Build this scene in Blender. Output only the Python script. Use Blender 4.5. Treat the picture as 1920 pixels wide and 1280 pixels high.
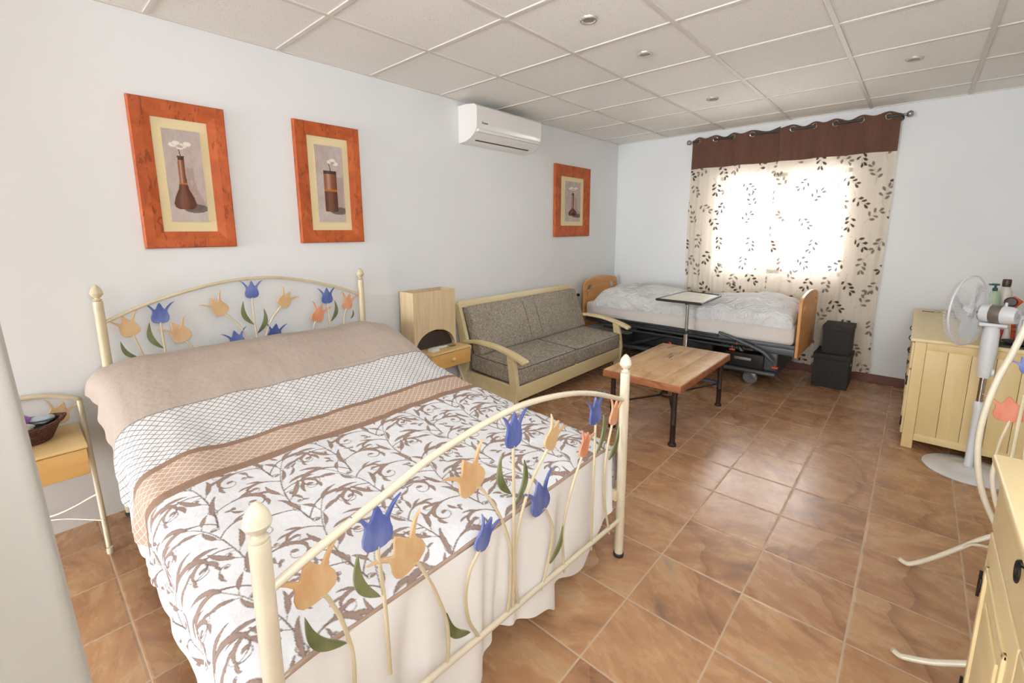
import bpy, math, random
import numpy as np
from mathutils import Vector, Matrix
random.seed(7); rng = np.random.RandomState(11)
for o in list(bpy.data.objects): bpy.data.objects.remove(o)
S = bpy.context.scene; COL = S.collection
PI = math.pi

# ------------------------------------------------------------------ camera, world, lights, exposure
H = 1.388                                   # eye height (m)
YAW, PITCH, ROLL = .7338, -.1649, -.0052
FPX, CX, CY = 846.0, 955.6, 573.0
_fw = Vector((-math.sin(YAW)*math.cos(PITCH), math.cos(YAW)*math.cos(PITCH), math.sin(PITCH)))
_r0 = Vector((math.cos(YAW), math.sin(YAW), 0)); _u0 = _r0.cross(_fw)
RT = _r0*math.cos(ROLL)+_u0*math.sin(ROLL); UP = -_r0*math.sin(ROLL)+_u0*math.cos(ROLL); FW = _fw
cam = bpy.data.cameras.new('camera'); camo = bpy.data.objects.new('camera', cam); COL.objects.link(camo)
cam.sensor_width = 36; cam.lens = FPX/1920*36; cam.shift_x = (960-CX)/1920; cam.shift_y = (CY-640)/1920
cam.clip_start = .02
M4 = Matrix((RT, UP, -FW)).transposed().to_4x4(); M4.translation = Vector((0, 0, H)); camo.matrix_world = M4
S.camera = camo
def at(px, py, ax, val):
    """the point where the line of sight through a photo pixel meets the plane <ax> = val"""
    d = FW+RT*((px-CX)/FPX)-UP*((py-CY)/FPX); o = Vector((0, 0, H)); i = 'xyz'.index(ax)
    return o+d*((val-o[i])/d[i])

S.view_settings.view_transform = 'Standard'; S.view_settings.look = 'None'
S.view_settings.gamma = 1; S.view_settings.use_curve_mapping = False
S.view_settings.exposure = 0.20
w = bpy.data.worlds.new('world'); S.world = w; w.use_nodes = True
w.node_tree.nodes['Background'].inputs[0].default_value = (.86, .93, 1, 1)
w.node_tree.nodes['Background'].inputs[1].default_value = 9.0
def area(name, loc, rot, sx, sy, power, col):
    l = bpy.data.lights.new(name, 'AREA'); l.shape = 'RECTANGLE'; l.size = sx; l.size_y = sy
    l.energy = power; l.color = col; o = bpy.data.objects.new(name, l); COL.objects.link(o)
    o.location = loc; o.rotation_euler = rot; return o
# daylight through the curtained window, and from an assumed, unseen opening behind the viewer
area('window_daylight', (-1.1, 5.62, 1.65), (-PI/2+.15, 0, 0), 1.5, 1.3, 85, (.93, .97, 1))
area('assumed_rear_daylight', (-1.85, -6.2, 1.3), (PI/2, 0, 0), 1.9, 2.2, 190, (.86, .935, 1))
# unseen fill lamp added behind the viewer to brighten ceiling and room
ul = area('added_fill', (.42, -.2, 1.76), (0, 0, 0),  .6, .5, 36, (.92, .96, 1))
ul.rotation_euler = Vector((-.20, .86, .46)).to_track_quat('-Z', 'Y').to_euler()

# ------------------------------------------------------------------ node helpers and materials
def lin(c):
    r = []
    for v in c[:3]:
        v = v/255; r.append(v/12.92 if v <= .04045 else ((v+.055)/1.055)**2.4)
    return (*r, 1)
class NT:
    def __init__(s, name):
        s.m = bpy.data.materials.new(name); s.m.use_nodes = True; s.t = s.m.node_tree
        s.t.nodes.clear(); s.out = s.n('ShaderNodeOutputMaterial')
    def n(s, typ, **kw):
        nd = s.t.nodes.new(typ)
        for k, v in kw.items(): setattr(nd, k, v)
        return nd
    def put(s, sock, v):
        if isinstance(v, bpy.types.NodeSocket): s.t.links.new(v, sock)
        else: sock.default_value = v
    def math(s, op, a, b=0, c=None):
        nd = s.n('ShaderNodeMath', operation=op); s.put(nd.inputs[0], a); s.put(nd.inputs[1], b)
        if c is not None: s.put(nd.inputs[2], c)
        return nd.outputs[0]
    def mix(s, f, a, b):
        nd = s.n('ShaderNodeMix', data_type='RGBA'); s.put(nd.inputs[0], f); s.put(nd.inputs[6], a); s.put(nd.inputs[7], b)
        return nd.outputs[2]
    def coord(s, kind='Object', scale=(1, 1, 1), loc=(0, 0, 0)):
        if kind == 'World': o = s.n('ShaderNodeNewGeometry').outputs['Position']
        else: o = s.n('ShaderNodeTexCoord').outputs[kind]
        mp = s.n('ShaderNodeMapping'); s.put(mp.inputs['Vector'], o); mp.inputs['Scale'].default_value = scale; mp.inputs['Location'].default_value = loc
        return mp.outputs[0]
    def noise(s, vec, scale, detail=3, rough=.5, dist=0):
        nd = s.n('ShaderNodeTexNoise'); s.put(nd.inputs['Vector'], vec); nd.inputs['Scale'].default_value = scale
        nd.inputs['Detail'].default_value = detail; nd.inputs['Roughness'].default_value = rough; nd.inputs['Distortion'].default_value = dist
        return nd.outputs[0]
    def ramp(s, f, stops):
        nd = s.n('ShaderNodeValToRGB'); e = nd.color_ramp.elements
        while len(e) < len(stops): e.new(.5)
        for i, (p, c) in enumerate(stops): e[i].position = p; e[i].color = c
        s.put(nd.inputs[0], f); return nd.outputs[0]
    def bump(s, h, strength=.3, dist=.01, normal=None):
        nd = s.n('ShaderNodeBump'); s.put(nd.inputs['Height'], h); nd.inputs['Strength'].default_value = strength
        nd.inputs['Distance'].default_value = dist
        if normal: s.put(nd.inputs['Normal'], normal)
        return nd.outputs[0]
    def bsdf(s, col, rough=.5, metal=0, bump=None, spec=.5, coat=0, trans=0):
        b = s.n('ShaderNodeBsdfPrincipled'); s.put(b.inputs['Base Color'], col); s.put(b.inputs['Roughness'], rough)
        b.inputs['Metallic'].default_value = metal; b.inputs['Specular IOR Level'].default_value = spec
        b.inputs['Coat Weight'].default_value = coat; b.inputs['Transmission Weight'].default_value = trans
        if bump: s.put(b.inputs['Normal'], bump)
        s.t.links.new(b.outputs[0], s.out.inputs[0]); return b
def simple(name, rgb, rough=.5, metal=0, var=.06, nscale=6, bmp=0, bscale=60, spec=.5, coat=0):
    t = NT(name); c = lin(rgb); v = t.coord('Object')
    nz = t.noise(v, nscale)
    dark = tuple(x*(1-var*1.6) for x in c[:3])+(1,); lite = tuple(min(1, x*(1+var)) for x in c[:3])+(1,)
    col = t.ramp(nz, [(.3, dark), (.7, lite)])
    b = t.bump(t.noise(v, bscale, 4), bmp, .004) if bmp else None
    t.bsdf(col, rough, metal, b, spec, coat); return t.m
def wood(name, a, b, rough=.5, axis='y', scale=9, stretch=.12, bmp=.15):
    t = NT(name); sc = [1, 1, 1]; sc['xyz'.index(axis)] = stretch
    v = t.coord('Object', scale=sc); n1 = t.noise(v, scale*3, 5, .6, .6); n2 = t.noise(v, scale, 2, .5, 1.2)
    f = t.math('ADD', t.math('MULTIPLY', n1, .6), t.math('MULTIPLY', n2, .4))
    t.bsdf(t.ramp(f, [(.36, lin(a)), (.62, lin(b))]), rough, 0, t.bump(n1, bmp, .003)); return t.m
def attrmat(name, rough=.9, bmp=.3, bscale=120):
    t = NT(name); a = t.n('ShaderNodeAttribute', attribute_name='Col')
    t.bsdf(a.outputs['Color'], rough, 0, t.bump(t.noise(t.coord(), bscale, 3), bmp, .002), .2); return t.m

MT = {}
# plaster
t = NT('wall_plaster'); v = t.coord('World'); n1 = t.noise(v, 1.3, 2); n2 = t.noise(v, 25, 4)
t.bsdf(t.ramp(n1, [(.3, lin((232, 233, 232))), (.7, lin((237, 237, 236)))]), .75, 0, t.bump(n2, .12, .004), .25); MT['wall'] = t.m
# ceiling boards
t = NT('ceiling_board'); v = t.coord('World'); n2 = t.noise(v, 130, 3, .7)
vo = t.n('ShaderNodeTexVoronoi'); t.put(vo.inputs['Vector'], t.coord('World')); vo.inputs['Scale'].default_value = 48
pin = t.math('LESS_THAN', vo.outputs[0], .12)
cellx = t.math('FLOOR', t.math('DIVIDE', t.math('ADD', t.n('ShaderNodeSeparateXYZ').outputs[0], 2.832), .6))
sep = cellx.node.inputs[0].links[0].from_node.inputs[0].links[0].from_node.inputs[0].links[0].from_node
t.put(sep.inputs[0], t.n('ShaderNodeNewGeometry').outputs['Position'])
celly = t.math('FLOOR', t.math('DIVIDE', t.math('SUBTRACT', sep.outputs[1], 1.1854), .6))
cmb = t.n('ShaderNodeCombineXYZ'); t.put(cmb.inputs[0], cellx); t.put(cmb.inputs[1], celly)
wn = t.n('ShaderNodeTexWhiteNoise', noise_dimensions='3D'); t.put(wn.inputs['Vector'], cmb.outputs[0])
base = t.mix(wn.outputs[0], lin((240, 237, 231)), lin((247, 244, 239)))
col = t.mix(t.math('MULTIPLY', pin, .45), base, lin((150, 138, 125)))
col = t.mix(t.math('MULTIPLY', t.math('LESS_THAN', n2, .42), .10), col, lin((190, 180, 168)))
t.bsdf(col, .9, 0, t.bump(n2, .5, .004), .1); MT['ceil'] = t.m
MT['tbar'] = simple('ceiling_grid_metal', (218, 212, 204), .55, 0, .02)
# floor tiles
FX, FY, FS = -1.0088, 1.4219, .3209
t = NT('floor_tile'); g = t.n('ShaderNodeNewGeometry'); sp = t.n('ShaderNodeSeparateXYZ'); t.put(sp.inputs[0], g.outputs['Position'])
ux = t.math('DIVIDE', t.math('SUBTRACT', sp.outputs[0], FX), FS); uy = t.math('DIVIDE', t.math('SUBTRACT', sp.outputs[1], FY), FS)
cx_, cy_ = t.math('FLOOR', ux), t.math('FLOOR', uy); fx_, fy_ = t.math('FRACT', ux), t.math('FRACT', uy)
cb = t.n('ShaderNodeCombineXYZ'); t.put(cb.inputs[0], cx_); t.put(cb.inputs[1], cy_)
wn = t.n('ShaderNodeTexWhiteNoise', noise_dimensions='3D'); t.put(wn.inputs['Vector'], cb.outputs[0])
ws = t.n('ShaderNodeSeparateColor'); t.put(ws.inputs[0], wn.outputs['Color'])
# every tile gets its own piece of clouded stone pattern, turned by a quarter or half
va = t.n('ShaderNodeVectorMath', operation='MULTIPLY_ADD'); t.put(va.inputs[0], wn.outputs['Color']); va.inputs[1].default_value = (37, 51, 23); t.put(va.inputs[2], g.outputs['Position'])
rot = t.n('ShaderNodeVectorRotate', rotation_type='Z_AXIS'); t.put(rot.inputs['Vector'], va.outputs[0])
t.put(rot.inputs['Angle'], t.math('MULTIPLY', t.math('SUBTRACT', ws.outputs[1], .5), 1.3))
mp = t.n('ShaderNodeMapping'); t.put(mp.inputs['Vector'], rot.outputs[0]); mp.inputs['Scale'].default_value = (1.0, 2.3, 1)
nA = t.noise(mp.outputs[0], 3.2, 4, .55, .7); nB = t.noise(mp.outputs[0], 9, 5, .6, .4); nC = t.noise(va.outputs[0], 2.0, 2, .5, 1.2)
f = t.math('ADD', t.math('MULTIPLY', nA, .72), t.math('MULTIPLY', nB, .28))
stone = t.ramp(f, [(.28, lin((138, 112, 92))), (.40, lin((176, 132, 98))), (.50, lin((194, 148, 108))), (.62, lin((208, 168, 126))), (.74, lin((180, 154, 128)))])
stone = t.mix(t.math('MULTIPLY', ws.outputs[0], .30), stone, lin((150, 100, 66)))
# slate-like crease: a ridge's one-sided shading painted into the tile colour, fading out
kk = t.math('MULTIPLY', t.math('SUBTRACT', ws.outputs[2], .5), 1.6)
crs = t.math('ADD', t.math('ADD', fx_, t.math('MULTIPLY', t.math('SUBTRACT', fy_, .5), kk)), t.math('MULTIPLY', t.math('SUBTRACT', nC, .5), 1.1))
crs = t.math('SUBTRACT', crs, t.math('ADD', .25, t.math('MULTIPLY', ws.outputs[1], .5)))
band = t.math('MULTIPLY', t.math('GREATER_THAN', crs, 0), t.math('MAXIMUM', 0, t.math('SUBTRACT', 1, t.math('MULTIPLY', crs, 5.5))))
band = t.math('MULTIPLY', band, t.math('GREATER_THAN', ws.outputs[0], .42))
stone = t.mix(t.math('MULTIPLY', band, .5), stone, lin((122, 82, 56)))
ed = t.math('MINIMUM', t.math('MINIMUM', fx_, t.math('SUBTRACT', 1, fx_)), t.math('MINIMUM', fy_, t.math('SUBTRACT', 1, fy_)))
gr = t.math('LESS_THAN', ed, .0095)
col = t.mix(gr, stone, lin((206, 180, 154)))
hgt = t.math('ADD', t.math('MULTIPLY', t.math('MINIMUM', t.math('MULTIPLY', ed, 40), 1), 1), t.math('MULTIPLY', nB, .25))
rgh = t.math('ADD', .20, t.math('ADD', t.math('MULTIPLY', gr, .5), t.math('MULTIPLY', nB, .14)))
t.bsdf(col, rgh, 0, t.bump(hgt, .35, .003), .5); MT['floor'] = t.m
MT['skirting'] = simple('skirting_tile', (112, 62, 48), .4, 0, .15, 5)
MT['cream_metal'] = simple('cream_lacquered_metal', (216, 200, 166), .32, 0, .05, 12, coat=.3)
MT['cream_metal_w'] = simple('ivory_lacquered_metal', (228, 217, 192), .3, 0, .04, 12, coat=.3)
def petal(name, a, b, c, zsc=26):
    t = NT(name); v = t.coord('Object', scale=(1, 1, .35)); n = t.noise(v, zsc, 4, .6); n2 = t.noise(t.coord('Object'), 7, 2)
    f = t.math('ADD', t.math('MULTIPLY', n, .5), t.math('MULTIPLY', n2, .5))
    t.bsdf(t.ramp(f, [(.38, lin(a)), (.5, lin(b)), (.66, lin(c))]), .4, 0, None, .5, .2); return t.m
MT['blue'] = petal('blue_paint', (66, 84, 146), (88, 104, 168), (124, 138, 190))
MT['orange'] = petal('apricot_paint', (204, 160, 114), (214, 178, 132), (222, 190, 148))
MT['salmon'] = petal('salmon_paint', (214, 134, 100), (222, 160, 120), (226, 180, 140))
MT['redtulip'] = petal('coral_paint', (196, 98, 80), (210, 124, 98), (220, 148, 118))
MT['leaf'] = petal('olive_green_paint', (84, 94, 58), (112, 120, 78), (138, 140, 100))
MT['cream_wood'] = wood('cream_painted_wood', (232, 206, 150), (240, 219, 170), .42, 'y', 5, .1, .05)
MT['cream_wood_side'] = wood('cream_painted_panel', (226, 196, 136), (234, 208, 152), .45, 'z', 5, .1, .05)
MT['sofa_wood'] = wood('cream_sofa_wood', (226, 205, 156), (236, 218, 172), .4, 'y', 4, .1, .05)
MT['honey'] = wood('honey_pine', (218, 164, 92), (230, 184, 112), .4, 'y', 6, .1, .05)
MT['honey_top'] = wood('honey_pine_top', (222, 184, 122), (232, 200, 142), .4, 'y', 6, .1, .05)
MT['beech'] = wood('beech_board', (212, 148, 86), (226, 168, 104), .4, 'y', 8, .15, .05)
MT['veneer'] = wood('pale_slub_shade', (212, 184, 142), (226, 202, 164), .7, 'z', 26, .05, .25)
MT['seal'] = simple('dark_shade_inside', (62, 50, 42), .7, 0, .1)
# rustic table top
t = NT('rustic_plank'); v = t.coord('Object', scale=(1, .14, 1)); v2 = t.coord('Object', scale=(1, .5, 1))
n1 = t.noise(v, 26, 6, .65, 1.0); n2 = t.noise(v2, 5, 3, .6, .8); n3 = t.noise(v, 9, 3, .7, 2.0)
col = t.ramp(t.math('ADD', t.math('MULTIPLY', n1, .5), t.math('MULTIPLY', n2, .5)), [(.33, lin((166, 122, 84))), (.5, lin((212, 170, 122))), (.68, lin((230, 198, 152)))])
col = t.mix(t.math('MULTIPLY', t.math('LESS_THAN', n3, .34), .65), col, lin((88, 56, 36)))
t.bsdf(col, .5, 0, t.bump(n1, .3, .004), .4); MT['rustic'] = t.m
t = NT('rustic_edge'); v = t.coord('Object', scale=(.3, .3, 1)); n1 = t.noise(v, 20, 6, .65, 1.0)
t.bsdf(t.ramp(n1, [(.35, lin((142, 86, 54))), (.65, lin((192, 126, 82)))]), .5, 0, t.bump(n1, .3, .004)); MT['rustic_edge'] = t.m
MT['iron'] = simple('brown_black_iron', (62, 44, 38), .5, .3, .2, 9, .2, 40)
MT['black_iron'] = simple('black_iron', (38, 32, 30), .45, .4, .1)
# picture frame
t = NT('red_frame_wood'); v = t.coord('Object', scale=(1, 1, .3)); n1 = t.noise(v, 34, 5, .65, 1.2); n2 = t.noise(t.coord('Object'), 9, 3, .6, .5)
col = t.ramp(n2, [(.3, lin((172, 78, 36))), (.7, lin((204, 104, 52)))])
col = t.mix(t.math('MULTIPLY', t.math('LESS_THAN', n1, .42), .6), col, lin((118, 56, 30)))
t.bsdf(col, .55, 0, t.bump(n1, .3, .003), .35, 0); MT['frame'] = t.m
MT['mat_board'] = simple('cream_mat_board', (236, 218, 172), .8, 0, .02)
MT['art'] = attrmat('painted_canvas', .8, .5, 90)
MT['curt_art'] = None
# quilted bedspread: zones across the cloth, with the printed scrolls read from the cloth's colour layer
t = NT('printed_quilt'); uvn = t.n('ShaderNodeUVMap', uv_map='cloth'); su = t.n('ShaderNodeSeparateXYZ'); t.put(su.inputs[0], uvn.outputs[0])
U0, V0 = su.outputs[0], su.outputs[1]                  # U: metres from the head end, V: metres across
def net(cell, wid, wob=.1):
    nz = t.noise(uvn.outputs[0], 22, 2); nz2 = t.noise(uvn.outputs[0], 4, 2)
    a = t.math('ADD', t.math('DIVIDE', U0, cell), t.math('MULTIPLY', nz, wob*2)); b = t.math('ADD', t.math('DIVIDE', V0, cell*1.05), t.math('MULTIPLY', nz2, wob*6))
    p = t.math('ABSOLUTE', t.math('SUBTRACT', t.math('FRACT', t.math('ADD', a, b)), .5)); q_ = t.math('ABSOLUTE', t.math('SUBTRACT', t.math('FRACT', t.math('SUBTRACT', a, b)), .5))
    return t.math('LESS_THAN', t.math('MINIMUM', p, q_), wid)
nzu = t.noise(uvn.outputs[0], 3.2, 2); U = t.math('ADD', U0, t.math('MULTIPLY', t.math('SUBTRACT', nzu, .5), .045))
fine = t.noise(uvn.outputs[0], 160, 3); wrk = t.noise(uvn.outputs[0], 60, 4, .7, 1.5)
taupe = t.mix(wrk, lin((190, 174, 160)), lin((206, 191, 179)))
whiteq = lin((240, 238, 238)); brown = t.mix(fine, lin((146, 116, 98)), lin((176, 146, 126)))
zone_net = t.mix(net(.030, .055), whiteq, lin((112, 108, 106)))
zone_band = t.mix(net(.030, .06), t.mix(fine, lin((196, 164, 142)), lin((212, 182, 160))), lin((238, 230, 218)))
acol = t.n('ShaderNodeAttribute', attribute_name='Col').outputs['Color']
def step(x): return t.math('GREATER_THAN', U, x)
UZ = [.66, .965, .995, 1.135, 1.175]                    # zone limits measured from the head end
c = t.mix(step(UZ[0]), taupe, zone_net); c = t.mix(step(UZ[1]), c, brown); c = t.mix(step(UZ[2]), c, zone_band)
c = t.mix(step(UZ[3]), c, brown); c = t.mix(step(UZ[4]), c, acol)
seam = t.math('LESS_THAN', t.math('ABSOLUTE', t.math('SUBTRACT', U, UZ[0])), .0035); c = t.mix(t.math('MULTIPLY', seam, .6), c, lin((120, 108, 98)))
vor = t.n('ShaderNodeTexVoronoi', feature='SMOOTH_F1'); t.put(vor.inputs['Vector'], uvn.outputs[0]); vor.inputs['Scale'].default_value = 46
hh = t.math('ADD', t.math('MULTIPLY', wrk, .6), t.math('MULTIPLY', vor.outputs[0], .8))
t.bsdf(c, .9, 0, t.bump(hh, .45, .006), .15); MT['quilt'] = t.m
MT['quilt_hem'] = simple('brown_quilt_binding', (178, 152, 134), .9, 0, .08, 30)
MT['sheet'] = simple('white_cotton', (240, 236, 230), .85, 0, .02, 3, .25, 14, .2)
MT['sheet_cool'] = simple('white_cotton_valance', (246, 244, 241), .85, 0, .02, 3, .2, 14, .2)
# duvet on the care bed
t = NT('creased_duvet_cotton'); v = t.coord('Object', scale=(1, 1.6, 1)); n1 = t.noise(v, 9, 5, .6, 2.2); n2 = t.noise(v, 3, 3, .5, 1)
t.bsdf(lin((244, 242, 239)), .85, 0, t.bump(t.math('ADD', n1, n2), .9, .06), .2); MT['duvet'] = t.m
t = NT('cream_mattress_cover'); v = t.coord('Object', scale=(.35, 1, 1)); n1 = t.noise(v, 9, 4, .6, 1.5)
t.bsdf(lin((228, 220, 212)), .85, 0, t.bump(n1, .5, .02), .2); MT['mattress'] = t.m
# sofa tweed
t = NT('grey_tweed'); v = t.coord('Object'); a1 = t.noise(t.coord('Object', scale=(1, 1, .2)), 190, 2, .6); a2 = t.noise(t.coord('Object', scale=(.3, .3, 1)), 190, 2, .6); a3 = t.noise(v, 3, 2)
f = t.math('ADD', t.math('MULTIPLY', a1, .45), t.math('ADD', t.math('MULTIPLY', a2, .45), t.math('MULTIPLY', a3, .1)))
t.bsdf(t.ramp(f, [(.38, lin((124, 115, 104))), (.5, lin((164, 154, 140))), (.62, lin((198, 188, 172)))]), .95, 0, t.bump(f, .6, .004), .1); MT['tweed'] = t.m
MT['piping'] = simple('dark_piping', (96, 88, 80), .9)
MT['ac_white'] = simple('white_plastic_shell', (236, 232, 226), .22, 0, .01, 3, coat=.4)
MT['white_plastic'] = simple('white_plastic', (226, 226, 226), .35, 0, .02)
MT['dark_slot'] = simple('dark_slot', (60, 56, 52), .6)
MT['chrome'] = simple('chrome', (200, 196, 190), .18, 1, .02)
MT['steel'] = simple('brushed_steel', (172, 170, 166), .32, .9, .03)
MT['label_steel'] = simple('grey_motor_label', (138, 130, 124), .3, .6, .12, 30)
MT['grey_steel'] = simple('grey_coated_steel', (92, 96, 100), .4, .3, .06)
MT['dark_steel'] = simple('charcoal_coated_steel', (62, 64, 66), .4, .3, .08)
MT['black_plastic'] = simple('black_plastic', (30, 29, 28), .5)
MT['orange_plastic'] = simple('orange_plastic', (226, 84, 36), .4)
MT['red_plastic'] = simple('red_plastic', (196, 40, 44), .4)
MT['wheel'] = simple('grey_wheel_rubber', (122, 124, 128), .5)
MT['black_fabric'] = simple('black_woven_box', (52, 48, 46), .8, 0, .15, 60, .3, 200)
MT['tray_top'] = simple('pale_tray_laminate', (218, 212, 198), .4)
t = NT('brown_curtain_band'); v = t.coord('Object', scale=(1, 1, .15)); n = t.noise(v, 120, 3); n2 = t.noise(v, 12, 2)
t.bsdf(t.mix(t.math('ADD', t.math('MULTIPLY', n, .5), t.math('MULTIPLY', n2, .5)), lin((88, 60, 50)), lin((126, 92, 78))), .9, 0, t.bump(n, .3, .003), .1); MT['curt_brown'] = t.m
# sheer printed curtain
t = NT('sheer_printed_curtain'); a = t.n('ShaderNodeAttribute', attribute_name='Col'); lf = a.outputs['Alpha']
df = t.n('ShaderNodeBsdfDiffuse'); t.put(df.inputs[0], a.outputs['Color']); tl = t.n('ShaderNodeBsdfTranslucent'); t.put(tl.inputs[0], a.outputs['Color'])
tr = t.n('ShaderNodeBsdfTransparent'); tr.inputs[0].default_value = (1, .98, .95, 1)
m1 = t.n('ShaderNodeMixShader'); m1.inputs[0].default_value = .09; t.put(m1.inputs[1], df.outputs[0]); t.put(m1.inputs[2], tl.outputs[0])
m2 = t.n('ShaderNodeMixShader'); t.put(m2.inputs[0], t.math('SUBTRACT', .30, t.math('MULTIPLY', lf, .27))); t.put(m2.inputs[1], m1.outputs[0]); t.put(m2.inputs[2], tr.outputs[0])
t.t.links.new(m2.outputs[0], t.out.inputs[0]); MT['curtain'] = t.m
# pane
t = NT('window_glass'); gl = t.n('ShaderNodeBsdfGlossy'); gl.inputs['Roughness'].default_value = .02; tr = t.n('ShaderNodeBsdfTransparent')
fr = t.n('ShaderNodeFresnel'); fr.inputs[0].default_value = 1.45; m = t.n('ShaderNodeMixShader'); t.put(m.inputs[0], fr.outputs[0]); t.put(m.inputs[1], tr.outputs[0]); t.put(m.inputs[2], gl.outputs[0])
t.t.links.new(m.outputs[0], t.out.inputs[0]); MT['glass'] = t.m
# wicker
t = NT('brown_wicker'); v = t.coord('Object'); wv = t.n('ShaderNodeTexWave', wave_type='BANDS', bands_direction='Z'); t.put(wv.inputs['Vector'], v); wv.inputs['Scale'].default_value = 42; wv.inputs['Distortion'].default_value = 6; wv.inputs['Detail Scale'].default_value = 3
t.bsdf(t.ramp(wv.outputs[1], [(.2, lin((52, 30, 22))), (.8, lin((132, 80, 56)))]), .55, 0, t.bump(wv.outputs[1], .9, .008)); MT['wicker'] = t.m
MT['purple'] = simple('lilac_cloth', (176, 112, 196), .8, 0, .2, 30)
MT['paleblue'] = simple('pale_blue_cloth', (190, 202, 212), .8, 0, .1, 30)
MT['sage'] = simple('sage_cloth', (196, 200, 176), .8, 0, .2, 40)
MT['blackcloth'] = simple('black_cloth', (34, 30, 32), .9)
MT['green'] = simple('pale_green_bottle', (188, 212, 178), .35)
MT['teal'] = simple('dark_teal_cap', (44, 92, 92), .4)
MT['brown_cap'] = simple('dark_brown_cap', (78, 56, 48), .4)
MT['clear'] = simple('milky_bottle', (222, 216, 206), .3)
MT['darkgreen'] = simple('dark_green_lid', (36, 78, 54), .4)
MT['leafgreen'] = simple('dark_green_leaf', (84, 96, 48), .6)
MT['grey_box'] = simple('grey_plastic_front', (176, 178, 182), .4)
MT['flesh'] = simple('peach_plastic', (226, 168, 136), .4)
MT['pattern'] = simple('dark_patterned_cloth', (54, 46, 44), .8, 0, .8, 30)
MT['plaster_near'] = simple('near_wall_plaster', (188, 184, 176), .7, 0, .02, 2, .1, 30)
MT['rubber'] = simple('dark_rubber', (46, 44, 42), .7)
MT['lamp_glass'] = simple('frosted_spot', (150, 144, 134), .3, 0)
MT['satin'] = simple('satin_white_metal', (214, 210, 204), .25, .7, .02)

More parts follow.
